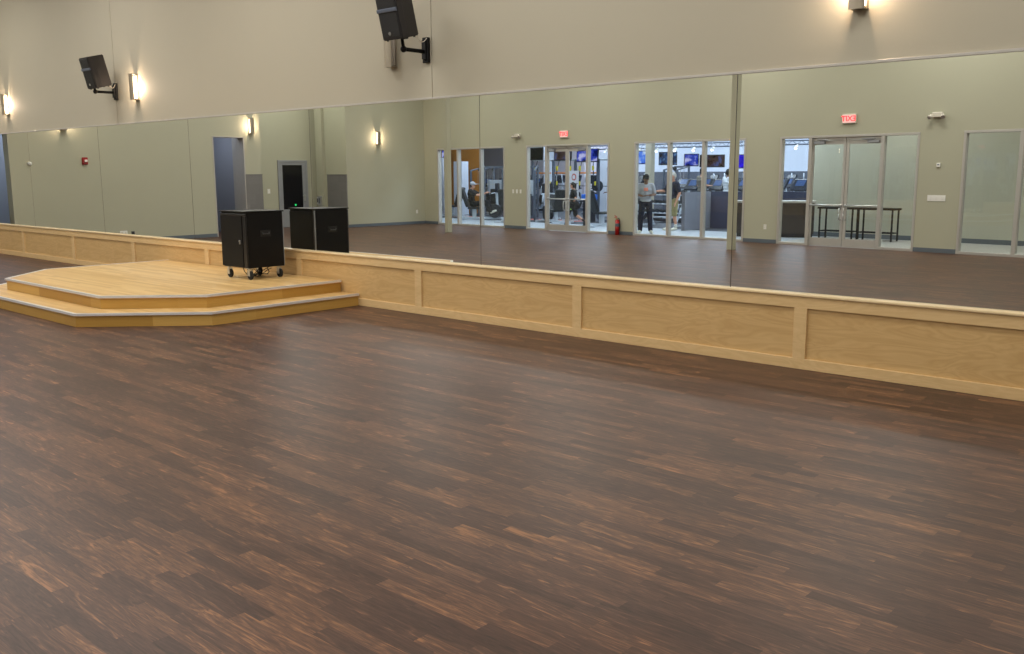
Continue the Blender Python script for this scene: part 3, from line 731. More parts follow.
# two narrow black tables in the corridor
def console_table():
    r = sthing('console_table', '', 'table', 0, 0, 0, 0, 'black tables against the corridor wall')
    box('tabletop', 'black', r, -.52, .52, -.22, .22, 0.80, .85, bev=.004)
    for sx in (-1, 1):
        for sy in (-1, 1): box('leg', 'black2', r, sx * .46 - .018, sx * .46 + .018, sy * .18 - .018, sy * .18 + .018, 0, .80, bev=.002)
    for s in (-1, 1): box('stretcher', 'black2', r, -.442, .442, s * .18 - .01, s * .18 + .01, .2, .225)
    for s in (-1, 1): box('side_stretcher', 'black2', r, s * .46 - .01, s * .46 + .01, -.162, .162, .2, .225)
    return r
t = console_table(); t.location = s_at(-5.26, -2.62, 0); t['label'] = 'black narrow table behind the left door leaf'
dup(t, s_at(-4.20, -2.62, 0), ALPHA, 'black narrow table behind the right door leaf')
# ------------------------------------------------------------------ screens in the gym
def tv(loc, rz, w, h, scr, label, tilt=8):
    r = thing('television', label, 'television', loc, rz, 'televisions hanging in the gym')
    T = Matrix.Rotation(R(tilt), 4, 'X')
    def b(name, m, par, *a, bev=0.):
        bm = bm_new(); add_box(bm, *a, bev=bev); bmesh.ops.transform(bm, matrix=T, verts=bm.verts[:]); return obj(name, bm, m, par)
    b('bezel', 'blackgloss', r, -w / 2, w / 2, -.05, .0, -h / 2, h / 2, bev=.008)
    if scr is not None: b('screen', SCREENS[scr], r, -w / 2 + .035, w / 2 - .035, .0, .006, -h / 2 + .035, h / 2 - .035)
    else: b('screen', 'dark_glass', r, -w / 2 + .035, w / 2 - .035, .0, .006, -h / 2 + .035, h / 2 - .035)
    bm = bm_new(); add_cyl(bm, (0, -.10, 0), (0, -.10, 4.6 - loc[2]), .014, n=10); add_box(bm, -.1, .1, -.12, -.04, -.1, .1, bev=.005); obj('ceiling_mount', bm, 'steel_white', r)
# +y of a screen faces the mirror
tv((-22.85, -26, 2.42), R(-8), .66, .58, 0, 'blue screen above the capped man, leftmost over the cardio area', 4)
tv((-21.62, -26, 2.36), R(-35), .78, .56, 1, 'dim screen right of the blue one, cut by a mullion', 6)
tv((-20.48, -26, 2.28), R(-20), .62, .52, 2, 'screen over the man in khaki shorts', 6)
tv((-19.50, -26, 2.23), R(-30), 1.02, .52, 3, 'dark brown screen above the grey partition', 6)
tv((-18.16, -26, 2.2), R(-8), .5, .56, 4, 'violet blue screen right of the square post', 6)
tv((-23.92, -20, 2.52), R(10), .92, .50, None, 'blank black screen in the left side light by the doors', 4)
tv((-22.85, -20.4, 2.5), R(0), .86, .50, 3, 'screen with a blue band behind the left door leaf', 4)
tv((-21.35, -20, 2.42), R(0), 1.02, .50, 2, 'bright blue screen above the walking person', 4)
tv((-30.0, -21, 2.63), R(20), .84, .36, 2, 'small blue screen at the left end of the corner glazing', 4)

# track with spot lamps hung under the gym ceiling
r = thing('lighting_track', 'white lighting truss with spot lamps above the screens', 'light track', (-22, -28, 2.95))
bm = bm_new()
for z in (-.08, .08): add_cyl(bm, (-5.6, 0, z), (8, 0, z), .03, n=8)
for i in range(34):
    x = -5.6 + i * .4; add_cyl(bm, (x, 0, -.08), (x + .2, 0, .08), .01, n=6); add_cyl(bm, (x + .2, 0, .08), (x + .4, 0, -.08), .01, n=6)
for x in (-5, -1, 3, 7): add_cyl(bm, (x, 0, .08), (x, 0, 1.65), .012, n=8)
obj('truss', bm, 'machine_grey', r)
for i in range(14):
    bm = bm_new(); x = -5.2 + i * .95; add_cyl(bm, (x, .05, -.12), (x, .2, -.24), .05, .075, n=12); h = obj('spot_housing', bm, 'white', r, True)
    bm = bm_new(); add_cyl(bm, (x, .195, -.236), (x, .205, -.244), .06, n=12); obj('spot_lens', bm, 'lamp_warm' if i == 6 else 'lamp_white', h)

# ------------------------------------------------------------------ machines: each faces +y (user looks to +y)
def treadmill():
    r = thing('treadmill', '', 'treadmill', (0, 0, 0))
    box('deck', 'machine_dark', r, -.38, .38, -.95, .75, .05, .16, bev=.02); box('belt', 'rubber', r, -.25, .25, -.93, .5, .158, .168)
    for s in (-1, 1): box('side_rail', 'steel_white', r, s * .315 - .06, s * .315 + .06, -.9, .55, .155, .185, bev=.006)
    bm = bm_new(); add_prism_x(bm, [(.45, .16), (.55, .30), (.85, .28), (.92, .12), (.85, .05), (.45, .05)], -.36, .36); obj('motor_cover', bm, 'machine_grey', r)
    for s in (-1, 1):
        bm = bm_new(); add_path(bm, [(s * .36, .55, .15), (s * .37, .62, .8), (s * .33, .50, 1.22)], .035); obj('upright', bm, 'steel_white', r, True)
        bm = bm_new(); add_path(bm, [(s * .35, .50, 1.1), (s * .36, .1, 1.02), (s * .35, -.05, .95)], .022); obj('handrail', bm, 'machine_dark', r, True)
    T = Matrix.Translation((0, .52, 1.30)) @ Matrix.Rotation(R(-32), 4, 'X')
    bm = bm_new(); add_box(bm, -.40, .40, -.04, .04, -.20, .26, bev=.03, seg=2); bmesh.ops.transform(bm, matrix=T, verts=bm.verts[:]); c = obj('console', bm, 'console', r)
    bm = bm_new(); add_box(bm, -.22, .22, -.046, -.04, -.02, .20); bmesh.ops.transform(bm, matrix=T, verts=bm.verts[:]); obj('display', bm, 'console_lit', c)
    bm = bm_new(); add_box(bm, -.33, .33, .04, .052, -.12, .16, bev=.01); bmesh.ops.transform(bm, matrix=T, verts=bm.verts[:]); obj('rear_shell', bm, 'steel_white', c)
    return r
def elliptical():
    r = thing('elliptical_trainer', '', 'cardio machine', (0, 0, 0))
    bm = bm_new(); add_box(bm, -.28, .28, -.95, -.85, .02, .09, bev=.01); add_box(bm, -.05, .05, -.9, .9, .03, .12, bev=.01); add_box(bm, -.28, .28, .8, .9, .02, .09, bev=.01); obj('base_frame', bm, 'machine_grey', r)
    bm = bm_new(); add_cyl(bm, (-.11, .55, .48), (.11, .55, .48), .40, n=28); f = obj('flywheel_housing', bm, 'machine_dark', r)
    bm = bm_new(); add_cyl(bm, (-.125, .55, .48), (.125, .55, .48), .2, n=20); obj('hub', bm, 'steel_white', f)
    bm = bm_new(); add_path(bm, [(0, .7, .6), (0, .62, 1.3)], .05, 10); obj('mast', bm, 'steel_white', r)
    for s in (-1, 1):
        bm = bm_new(); add_path(bm, [(s * .26, .62, .45), (s * .28, .52, 1.0), (s * .25, .34, 1.35), (s * .22, .30, 1.72)], .026); obj('swing_arm', bm, 'steel_white', r, True)
        bm = bm_new(); add_path(bm, [(s * .26, .62, .46), (s * .22, -.3, .34 + s * .1)], .028); add_box(bm, s * .22 - .09, s * .22 + .09, -.5, -.12, .32 + s * .1, .37 + s * .1, bev=.01); obj('pedal', bm, 'machine_dark', r)
    T = Matrix.Translation((0, .58, 1.44)) @ Matrix.Rotation(R(-25), 4, 'X')
    bm = bm_new(); add_box(bm, -.24, .24, -.04, .05, -.15, .24, bev=.03, seg=2); bmesh.ops.transform(bm, matrix=T, verts=bm.verts[:]); c = obj('console', bm, 'console', r)
    bm = bm_new(); add_box(bm, -.15, .15, .05, .058, -.08, .16, bev=.003); bmesh.ops.transform(bm, matrix=T, verts=bm.verts[:]); obj('rear_shell', bm, 'machine_grey', c)
    return r
def cable_station():
    r = thing('cable_machine', '', 'weight machine', (0, 0, 0))
    bm = bm_new()
    for x in (-.45, .45):
        add_box(bm, x - .04, x + .04, -.35, -.27, 0, 2.05, bev=.008); add_box(bm, x - .04, x + .04, .27, .35, 0, 1.9, bev=.008); add_box(bm, x - .04, x + .04, -.35, .35, 0, .08, bev=.008)
        add_path(bm, [(x, -.31, 2.03), (x, .31, 1.88)], .035)
    add_box(bm, -.45, .45, -.35, -.27, 1.97, 2.05, bev=.008); obj('frame', bm, 'machine_grey', r)
    bm = bm_new()
    for i in range(14): add_box(bm, -.2, .2, -.37, -.25, .15 + i * .06, .203 + i * .06, bev=.005)
    obj('weight_stack', bm, 'plate', r)
    bm = bm_new()
    for x in (-.12, .12): add_cyl(bm, (x, -.31, .1), (x, -.31, 1.97), .012, n=8)
    obj('guide_rods', bm, 'chrome', r)
    bm = bm_new(); add_cyl(bm, (-.02, .1, 1.93), (.02, .1, 1.93), .09, n=18); p_ = obj('pulley', bm, 'machine_dark', r)
    bm = bm_new(); add_cyl(bm, (0, .18, 1.9), (0, .2, 1.35), .006, n=6); add_cyl(bm, (-.25, .2, 1.33), (.25, .2, 1.33), .016, n=8); obj('pull_bar', bm, 'chrome', p_)
    box('seat', 'pad', r, -.18, .18, -.05, .35, .46, .54, bev=.02); box('seat_post', 'machine_grey', r, -.04, .04, .1, .2, .06, .46)
    box('back_pad', 'pad', r, -.15, .15, -.14, -.06, .6, 1.15, bev=.02)
    box('shroud', 'steel_white', r, -.26, .26, -.42, -.38, .9, 1.5, bev=.01)
    return r
def weight_bench():
    r = thing('weight_bench', '', 'bench', (0, 0, 0))
    T = Matrix.Translation((0, .18, .46)) @ Matrix.Rotation(R(38), 4, 'X')
    bm = bm_new(); add_box(bm, -.14, .14, 0, .82, -.035, .035, bev=.02); bmesh.ops.transform(bm, matrix=T, verts=bm.verts[:]); obj('back_pad', bm, 'pad', r)
    box('seat_pad', 'pad', r, -.15, .15, -.22, .15, .42, .49, bev=.02)
    bm = bm_new(); add_path(bm, [(0, -.2, .4), (0, .35, .38), (0, .75, .05)], .03); add_path(bm, [(0, .3, .4), (0, .6, .8)], .022); obj('spine', bm, 'steel_white', r, True)
    box('front_foot', 'steel_white', r, -.28, .28, -.26, -.18, 0, .06, bev=.01); box('rear_foot', 'steel_white', r, -.3, .3, .72, .80, 0, .06, bev=.01); box('front_leg', 'steel_white', r, -.03, .03, -.25, -.19, .06, .42, bev=.005)
    return r
def dumbbell_rack():
    r = thing('dumbbell_rack', '', 'rack', (0, 0, 0))
    for s in (-1, 1):
        bm = bm_new(); add_path(bm, [(s * .8, .35, .03), (s * .8, -.15, 1.05)], .035); add_path(bm, [(s * .8, -.35, .03), (s * .8, .02, .7)], .03); add_box(bm, s * .8 - .04, s * .8 + .04, -.38, .4, 0, .05, bev=.005); obj('side_frame', bm, 'steel_white', r)
    for z, y in ((.42, .12), (.72, .0), (1.02, -.12)):
        sh = box('tray', 'steel_white', r, -.85, .85, y - .14, y + .14, z, z + .03, bev=.004)
        bm = bm_new()
        for i in range(8):
            x = -.72 + i * .205
            for d in (-.08, .08): add_cyl(bm, (x, y + d - .035, z + .09), (x, y + d + .035, z + .09), .058, n=6)
            add_cyl(bm, (x, y - .05, z + .09), (x, y + .05, z + .09), .015, n=8)
        obj('dumbbells', bm, 'plate', sh)
    return r
def rig():
    r = thing('suspension_rig', 'tall steel rig with orange bars and yellow straps behind the left door leaf', 'exercise rig', (0, 0, 0))
    for x in (-1.9, -.65, .65, 1.9):
        for y in (-.6, .6): box('post', 'machine_grey', r, x - .035, x + .035, y - .035, y + .035, 0, 2.3, bev=.006)
    bm = bm_new()
    for y in (-.6, .6): add_cyl(bm, (-1.9, y, 2.28), (1.9, y, 2.28), .03, n=10)
    for x in (-1.9, -.65, .65, 1.9): add_cyl(bm, (x, -.6, 2.28), (x, .6, 2.28), .03, n=10)
    obj('top_bars', bm, 'steel_white', r)
    bm = bm_new()
    for x0 in (-1.9, -.65, .65): add_box(bm, x0 + .1, x0 + 1.1, .56, .64, 1.74, 1.80, bev=.01)
    obj('orange_bars', bm, 'orange', r)
    for i, x in enumerate((-1.6, -.95, -.3, .35, 1.0, 1.6)):
        lx = .12 * (1 if i % 2 else -1)
        bm = bm_new(); add_path(bm, [(x, .6, 2.26), (x + lx * .5, .66, 1.9)], .014); add_path(bm, [(x + lx * .5, .66, 1.9), (x + lx - .05, .7, 1.2)], .012); add_path(bm, [(x + lx * .5, .66, 1.9), (x + lx + .1, .7, 1.2)], .012)
        st = obj('strap', bm, 'rubber', r)
        bm = bm_new(); add_box(bm, x + lx * .5 - .04, x + lx * .5 + .04, .64, .70, 1.86, 2.04, bev=.01); add_box(bm, x + lx + .06, x + lx + .12, .68, .72, 1.3, 1.45, bev=.008); obj('yellow_sleeve', bm, 'yellow', st)
        bm = bm_new(); add_cyl(bm, (x + lx - .12, .7, 1.19), (x + lx + .02, .7, 1.19), .02, n=10); add_cyl(bm, (x + lx + .04, .7, 1.19), (x + lx + .18, .7, 1.19), .02, n=10); obj('grip', bm, 'pad', st)
    bm = bm_new()
    for x in (-1.3, 0., 1.3):
        add_cyl(bm, (x - .7, -.6, 1.25), (x + .7, -.6, 1.25), .014, n=8)
        for d in (-.62, -.55, .55, .62): add_cyl(bm, (x + d - .02, -.6, 1.25), (x + d + .02, -.6, 1.25), .2, n=20)
    obj('loaded_bars', bm, 'plate', r)
    return r
def recumbent():
    r = thing('leg_press_machine', 'seated leg machine carrying the exerciser in black', 'weight machine', (0, 0, 0))
    bm = bm_new(); add_box(bm, -.06, .06, -.6, 1.2, .03, .12, bev=.01); add_box(bm, -.35, .35, -.6, -.5, 0, .08, bev=.01); add_box(bm, -.35, .35, 1.1, 1.2, 0, .08, bev=.01); obj('base_frame', bm, 'steel_white', r)
    box('seat_pad', 'pad', r, -.22, .22, -.25, .22, .42, .50, bev=.02)
    T = Matrix.Translation((0, -.27, .5)) @ Matrix.Rotation(R(20), 4, 'X')
    bm = bm_new(); add_box(bm, -.2, .2, -.05, .05, 0, .75, bev=.02); bmesh.ops.transform(bm, matrix=T, verts=bm.verts[:]); obj('back_pad', bm, 'pad', r)
    box('seat_post', 'steel_white', r, -.05, .05, -.1, .05, .1, .43)
    bm = bm_new(); add_path(bm, [(0, .9, .1), (0, .85, 1.1)], .05); add_path(bm, [(-.3, .72, 1.02), (0, .85, 1.05), (.3, .72, 1.02)], .022); obj('mast', bm, 'steel_white', r)
    bm = bm_new(); add_box(bm, -.2, .2, .83, .93, 1.05, 1.4, bev=.02); obj('console', bm, 'console', r)
    bm = bm_new(); add_cyl(bm, (-.12, .8, .35), (.12, .8, .35), .26, n=24); obj('drive_housing', bm, 'machine_dark', r)
    return r
def place_row(proto, spots, rz, lab, grp):
    for i, (x, y) in enumerate(spots):
        l = lab(i)
        if proto.get('label'): dup(proto, (x, y, 0), rz, l, grp)
        else: proto.location = (x, y, 0); proto.rotation_euler = (0, 0, rz); proto['label'] = l; proto['group'] = grp
OW = lambda i: ORD[i]
tm = treadmill()
place_row(tm, [(-18.0 + .98 * i, -21.2 - .07 * i) for i in range(3)], R(205), lambda i: OW(i) + ' treadmill from the left in the row just behind the grey partition', 'treadmills behind the partition')
place_row(tm, [(-20.45 + 1.05 * i, -24.6) for i in range(5)], R(200), lambda i: OW(i) + ' treadmill from the left in the middle row under the screens', 'treadmills in the middle row')
place_row(tm, [(-20.0 + .98 * i, -27.0) for i in range(5)], R(200), lambda i: OW(i) + ' treadmill from the left in the third row under the screens', 'treadmills in the third row')
place_row(tm, [(-14.2, -21.9), (-13.2, -22.0)], R(205), lambda i: OW(i) + ' treadmill seen over the reception desk, counting from the left', 'treadmills over the desk')
place_row(tm, [(-31.0 + 1.02 * i, -24.2) for i in range(4)], R(185), lambda i: OW(i) + ' treadmill from the left in the row seen through the corner glazing', 'treadmills behind the corner glazing')
el = elliptical()
place_row(el, [(-26.7, -24.3), (-24.4, -24.3), (-22.6, -24.6)], R(150), lambda i: ['elliptical behind the white column at the left of the rig', 'elliptical behind the left part of the rig', 'elliptical behind the right part of the rig'][i], 'ellipticals behind the rig')
place_row(el, [(-22.0 + .95 * i, -29.8) for i in range(7)], R(190), lambda i: OW(i) + ' elliptical from the left in the rear row against the dark wall', 'ellipticals along the rear wall')
place_row(el, [(-31.2 + .95 * i, -26.6) for i in range(9)], R(175), lambda i: OW(i) + ' elliptical from the left in the far row before the mauve wall', 'ellipticals before the mauve wall')
place_row(el, [(-19.2, -19.4)], R(215), lambda i: OW(i) + ' elliptical from the left, between the two standing men', 'ellipticals between the two men')
cb = cable_station()
place_row(cb, [(-27.1, -20.3), (-24.5, -19.8), (-21.5, -26.5)], R(20), lambda i: ['weight tower in the right pane of the corner glazing', 'weight tower in the left side light by the doors', 'weight tower right of the white framed opening'][i], 'weight towers')
place_row(cb, [(-25.7, -19.5), (-28.9, -18.9), (-23.5, -18.9)], R(-30), lambda i: ['dark cable tower nearest the right pane of the corner glazing', 'cable tower behind the slim left post', 'cable tower in the left side light by the doors, nearest the glass'][i], 'weight towers')
wb = weight_bench()
place_row(wb, [(-21.1, -18.5), (-22.5, -19.2)], R(150), lambda i: ['bench behind the middle of the glazed doors', 'bench behind the left door leaf near the pink stripe'][i], 'weight benches')
dr_ = dumbbell_rack()
place_row(dr_, [(-17.3, -18.3)], R(170), lambda i: 'pale sloping dumbbell rack between the two standing men', None) if False else None
dr_.location = (-17.0, -18.6, 0); dr_.rotation_euler = (0, 0, R(10)); dr_['label'] = 'pale sloping dumbbell rack between the two standing men'
d2 = dup(dr_, (-28.3, -22.6, 0), R(5), 'dumbbell rack seen through the right pane of the corner glazing'); 
rg = rig(); rg.location = (-23.0, -21.4, 0); rg.rotation_euler = (0, 0, R(8))
lp = recumbent(); lp.location = (-25.05, -18.0, 0); lp.location = (-24.9, -17.6, 0); lp.rotation_euler = (0, 0, R(-120))

lp2 = dup(lp, (-22.8, -17.2, 0), R(160), 'empty seated leg machine in the left side light by the doors'); dup(lp, (-20.9, -17.6, 0), R(120), 'empty seated leg machine right behind the door meeting stiles')
dup(lp, (-18.4, -17.0, 0), R(200), 'empty seated leg machine at the right side light near the extinguisher'); dup(lp, (-27.2, -18.6, 0), R(80), 'empty seated leg machine behind the slim left post')
r = thing('information_board', 'white poster board with a red ring, above the person walking past the doors', 'sign', (-21.88, -19.9, 0), R(12))
bm = bm_new(); add_box(bm, -.26, .26, -.01, .01, 0.75, 1.85, bev=.004); obj('board', bm, 'poster', r)
for s in (-1, 1): box('leg', 'machine_grey', r, s * .26 - .015, s * .26 + .015, -.03, -.01, 0, .8)
bm = bm_new(); bmesh.ops.create_cone(bm, cap_ends=True, segments=28, radius1=.13, radius2=.13, depth=.004, matrix=Matrix.Translation((0, .013, 1.62)) @ Matrix.Rotation(R(90), 4, 'X')); ring = obj('red_disc', bm, 'poster_red', r)
bm = bm_new(); bmesh.ops.create_cone(bm, cap_ends=True, segments=28, radius1=.085, radius2=.085, depth=.004, matrix=Matrix.Translation((0, .017, 1.62)) @ Matrix.Rotation(R(90), 4, 'X')); obj('disc_centre', bm, 'poster', ring)
bm = bm_new()
for i in range(6): add_box(bm, -.22, .22 - .06 * (i % 3), .0101, .013, 1.36 - i * .085, 1.39 - i * .085)
obj('printed_lines', bm, 'poster_ink', r)
r = thing('storage_box', 'blue padded block right of the walking person', 'box', (-20.7, -19.3, 0), R(20)); box('padding', 'blue', r, -.25, .25, -.2, .2, .8, 1.0, bev=.02); box('stand', 'machine_dark', r, -.2, .2, -.15, .15, 0, .8, bev=.01)

# ------------------------------------------------------------------ people (local: facing +y, right hand at +x)
def tube(bm, pts, rs, sc=(1, 1)):
    """tapered limb through pts with radii rs; volumes overlap and are fused by remeshing"""
    for (a, ra), (b, rb) in zip(zip(pts[:-1], rs[:-1]), zip(pts[1:], rs[1:])):
        add_cyl(bm, a, b, ra, rb, n=14)
    for p_, q in zip(pts, rs): add_ball(bm, p_, q, n=14)
def fuse(o, vox, it=4):
    m_ = o.modifiers.new('fuse', 'REMESH'); m_.mode = 'VOXEL'; m_.voxel_size = vox; m_.use_smooth_shade = True
    s_ = o.modifiers.new('soft', 'SMOOTH'); s_.factor = .5; s_.iterations = it
V3 = Vector
def person(label, loc, rz, pose, skin, top, bottom, shoe, hair, k=1.0, hat=None, long_trousers=True, bun=False, extra=None, group=None):
    r = thing('person', label, 'person', loc, rz); r.scale = (k, k, k)
    J = dict(pelvis=V3((0, 0, .96)), waist=V3((0, 0, 1.10)), chest=V3((0, .0, 1.30)), neck=V3((0, -.01, 1.47)), head=V3((0, .02, 1.63)),
             shR=V3((.185, 0, 1.42)), elR=V3((.23, -.02, 1.13)), wrR=V3((.23, .10, .90)), shL=V3((-.185, 0, 1.42)), elL=V3((-.23, -.02, 1.13)), wrL=V3((-.23, .10, .90)),
             hpR=V3((.095, 0, .93)), knR=V3((.11, .02, .50)), anR=V3((.115, -.02, .09)), hpL=V3((-.095, 0, .93)), knL=V3((-.11, .02, .50)), anL=V3((-.115, -.02, .09)),
             toR=V3((.13, .17, .035)), toL=V3((-.13, .17, .035)), face=V3((0, 1, 0)))
    for a, b in pose.items(): J[a] = V3(b)
    F = J['face'].normalized(); U = V3((0, 0, 1)); Rt = F.cross(U).normalized()
    hd_ = J['head']
    bm = bm_new()
    # torso
    def ring(c, rx, ry): add_ball(bm, c, 1, n=16, sc=(rx, ry, .12))
    for c, rx, ry in ((J['pelvis'], .155, .11), (J['waist'], .135, .10), ((J['waist'] + J['chest']) / 2, .145, .105), (J['chest'], .165, .115), (J['chest'] + V3((0, 0, .08)), .16, .10)): ring(c, rx, ry)
    tube(bm, [J['shL'], J['shR']], [.062, .062]); tube(bm, [J['neck'] - V3((0, 0, .05)), hd_ - V3((0, 0, .05))], [.062, .052])
    # head: skull, jaw, nose, ears
    add_ball(bm, hd_ + V3((0, 0, .025)), .095, n=20, sc=(.84, 1, 1.12)); add_ball(bm, hd_ + F * .025 - U * .06, .058, n=14, sc=(.95, 1, .9))
    add_ball(bm, hd_ + F * .10 - U * .015, .016, n=10, sc=(.8, .9, 1.5)); add_ball(bm, hd_ + F * .085 - U * .055, .018, n=10, sc=(1.3, .7, .5))
    for s in (-1, 1): add_ball(bm, hd_ + Rt * s * .082 - U * .01, .02, n=10, sc=(.5, .8, 1.4))
    for s in 'RL':
        sg = 1 if s == 'R' else -1
        sh, el, wr = J['sh' + s], J['el' + s], J['wr' + s]
        tube(bm, [sh, (sh + el) / 2, el, el.lerp(wr, .35), wr], [.058, .050, .040, .041, .027])
        d = (wr - el).normalized(); hd2 = J.get('hand' + s)
        hdv = V3(hd2).normalized() if hd2 is not None else d
        pn = hdv.cross(V3((sg, 0, 0))); pn = pn.normalized() if pn.length > .1 else V3((0, 0, -1)); side = hdv.cross(pn).normalized()
        pc = wr + hdv * .055
        rot = Matrix((side, hdv, pn)).transposed().to_4x4()
        add_ball(bm, pc, 1, n=14, sc=(.040, .055, .018), rot=rot)
        for fi, (off, ln) in enumerate(((-.030, .066), (-.011, .076), (.010, .071), (.029, .056))):
            b0 = wr + hdv * .095 + side * off; b1 = b0 + hdv * ln * .5 + pn * .010; b2 = b1 + (hdv * .75 + pn * .6) * ln * .45
            tube(bm, [b0, b1, b2], [.0095, .009, .0075])
        t0 = wr + hdv * .035 - side * sg * -.03; t0 = wr + hdv * .035 + V3((-sg, 0, 0)) * .02
        tube(bm, [t0, t0 + (hdv * .6 + V3((-sg, 0, 0)) * .8) * .035 + pn * .01, t0 + (hdv * .9 + V3((-sg, 0, 0)) * .5) * .065 + pn * .018], [.013, .011, .009])
        hp, kn, an, to = J['hp' + s], J['kn' + s], J['an' + s], J['to' + s]
        tube(bm, [hp, hp.lerp(kn, .4), kn, kn.lerp(an, .3), an], [.095, .085, .056, .058, .036])
        tube(bm, [an - V3((0, 0, .03)), to], [.036, .026])
    body = obj('body', bm, skin, r); fuse(body, .0085, 3)
    # clothing
    def grow(name, m, build, vox=.012):
        b_ = bm_new(); build(b_); o_ = obj(name, b_, m, r); fuse(o_, vox, 3); return o_
    def shirt(b_):
        for c, rx, ry, rz_ in ((J['pelvis'] + V3((0, 0, .02)), .185, .14, .11), (J['waist'], .175, .135, .12), ((J['waist'] + J['chest']) / 2, .18, .135, .12), (J['chest'], .195, .14, .12), (J['chest'] + V3((0, 0, .08)), .185, .12, .1)):
            add_ball(b_, c, 1, n=18, sc=(rx, ry, rz_))
        tube(b_, [J['shL'], J['shR']], [.078, .078])
        for s in 'RL':
            e = J['sh' + s].lerp(J['el' + s], .72); tube(b_, [J['sh' + s], e], [.078, .07])
    grow('shirt', top, shirt)
    def trousers(b_):
        add_ball(b_, J['pelvis'] - V3((0, 0, .02)), 1, n=18, sc=(.178, .135, .13))
        for s in 'RL':
            hp, kn, an = J['hp' + s], J['kn' + s], J['an' + s]
            if long_trousers: tube(b_, [hp, hp.lerp(kn, .5), kn, an + V3((0, 0, .02))], [.108, .098, .08, .07])
            else: tube(b_, [hp, hp.lerp(kn, .5), kn.lerp(hp, .02)], [.11, .102, .092])
    grow('trousers' if long_trousers else 'shorts', bottom, trousers)
    for s in 'RL':
        an, to = J['an' + s], J['to' + s]
        def sh_(b_, an=an, to=to):
            tube(b_, [an - V3((0, 0, .025)), an.lerp(to, .5) - V3((0, 0, .012)), to], [.05, .048, .04])
        o_ = grow('shoe', shoe, sh_, .01)
        if not long_trousers:
            b_ = bm_new(); add_cyl(b_, an + V3((0, 0, .01)), an.lerp(J['kn' + s], .26), .044, .05, n=14); obj('sock', b_, 'sock' if shoe == 'shoe_white' else shoe, r, True)
    def hair_(b_):
        add_ball(b_, hd_ + U * .045 - F * .014, .097, n=18, sc=(.88, 1.0, 1.03)); add_ball(b_, hd_ - F * .035, .085, n=14, sc=(.95, .8, 1.05))
        if bun: add_ball(b_, hd_ - F * .11 + U * .05, .045, n=12); tube(b_, [hd_ - F * .11 + U * .03, hd_ - F * .13 - U * .12], [.04, .018])
    grow('hair', hair, hair_, .01)
    for s in (-1, 1):
        b_ = bm_new(); add_ball(b_, hd_ + F * .086 + Rt * s * .032 + U * .012, .011, n=8); obj('eye', b_, 'dark_glass', r)
    if hat:
        b_ = bm_new(); add_ball(b_, hd_ + U * .055, .108, n=18, sc=(.92, 1.02, .88)); T = Matrix.Translation(hd_ + F * .13 + U * .06)
        add_ball(b_, hd_ + F * .12 + U * .055, 1, n=16, sc=(.085, .085, .012)); c_ = obj('cap', b_, hat, r, True); fuse(c_, .009, 2)
    if extra: extra(r, J)
    return r
def print_on_chest(r, J):
    b_ = bm_new(); add_box(b_, -.06, .06, .135, .146, 1.27, 1.36, bev=.004); tag(obj('chest_print', b_, 'salmon', r), 'salmon chest print')
    b_ = bm_new(); add_box(b_, -.09, .09, .30, .31, 1.06, 1.10, bev=.003); 
    b_.free()
person('person in a black cap, grey t-shirt and dark jeans looking down at the hands', (-15.36, -15.0, 0), R(-36), dict(
    elR=(.27, -.03, 1.16), wrR=(.10, .22, 1.14), handR=(-1, .3, .05), elL=(-.27, -.03, 1.16), wrL=(-.10, .22, 1.12), handL=(1, .3, .05), head=(0, .05, 1.62), face=(0, 1, -.25),
    anR=(.16, -.02, .09), toR=(.20, .15, .035), anL=(-.15, -.02, .09), toL=(-.22, .14, .035), knR=(.13, .03, .5), knL=(-.13, .03, .5)),
    'skin_a', 'tee_grey', 'jeans', 'shoe_white', 'hair_dark', .985, hat='black_cloth', extra=print_on_chest)
person('grey haired person in a navy t-shirt and khaki shorts, one arm held out', (-15.50, -16.72, 0), R(22), dict(
    elL=(-.30, .12, 1.20), wrL=(-.34, .40, 1.20), handL=(0, 1, .05), elR=(.25, -.06, 1.14), wrR=(.24, .06, .88), face=(-.2, 1, 0),
    knL=(-.10, .03, .5), anL=(-.10, .05, .09), toL=(-.12, .24, .035), anR=(.10, -.06, .09), toR=(.12, .12, .035)),
    'skin_b', 'tee_navy', 'khaki', 'shoe_white', 'hair_grey', 1.01, long_trousers=False)
def bag(r, J):
    b_ = bm_new(); add_ball(b_, (.24, -.10, .86), 1, n=16, sc=(.10, .24, .17)); add_path(b_, [(.24, -.25, .98), (.20, -.05, 1.28), (.24, .1, .98)], .012); tag(obj('shoulder_bag', b_, 'black_cloth', r, True), 'black shoulder bag')
    b_ = bm_new(); add_ball(b_, (.26, .04, .74), .035, n=10); tag(obj('bag_tag', b_, 'lime', r), 'lime green tag')
person('person in black top and knee length black shorts walking past the doors', (-18.80, -15.95, 0), R(66), dict(
    knR=(.10, .22, .52), anR=(.10, .30, .10), toR=(.11, .48, .05), knL=(-.10, -.06, .50), anL=(-.10, -.42, .26), toL=(-.11, -.40, .09),
    elR=(.24, -.14, 1.16), wrR=(.22, -.04, .95), elL=(-.22, .06, 1.14), wrL=(-.20, .26, 1.0), head=(0, .04, 1.62)),
    'skin_b', 'black_cloth', 'black_cloth', 'shoe_dark', 'hair_dark', .84, long_trousers=False, bun=True, extra=bag)
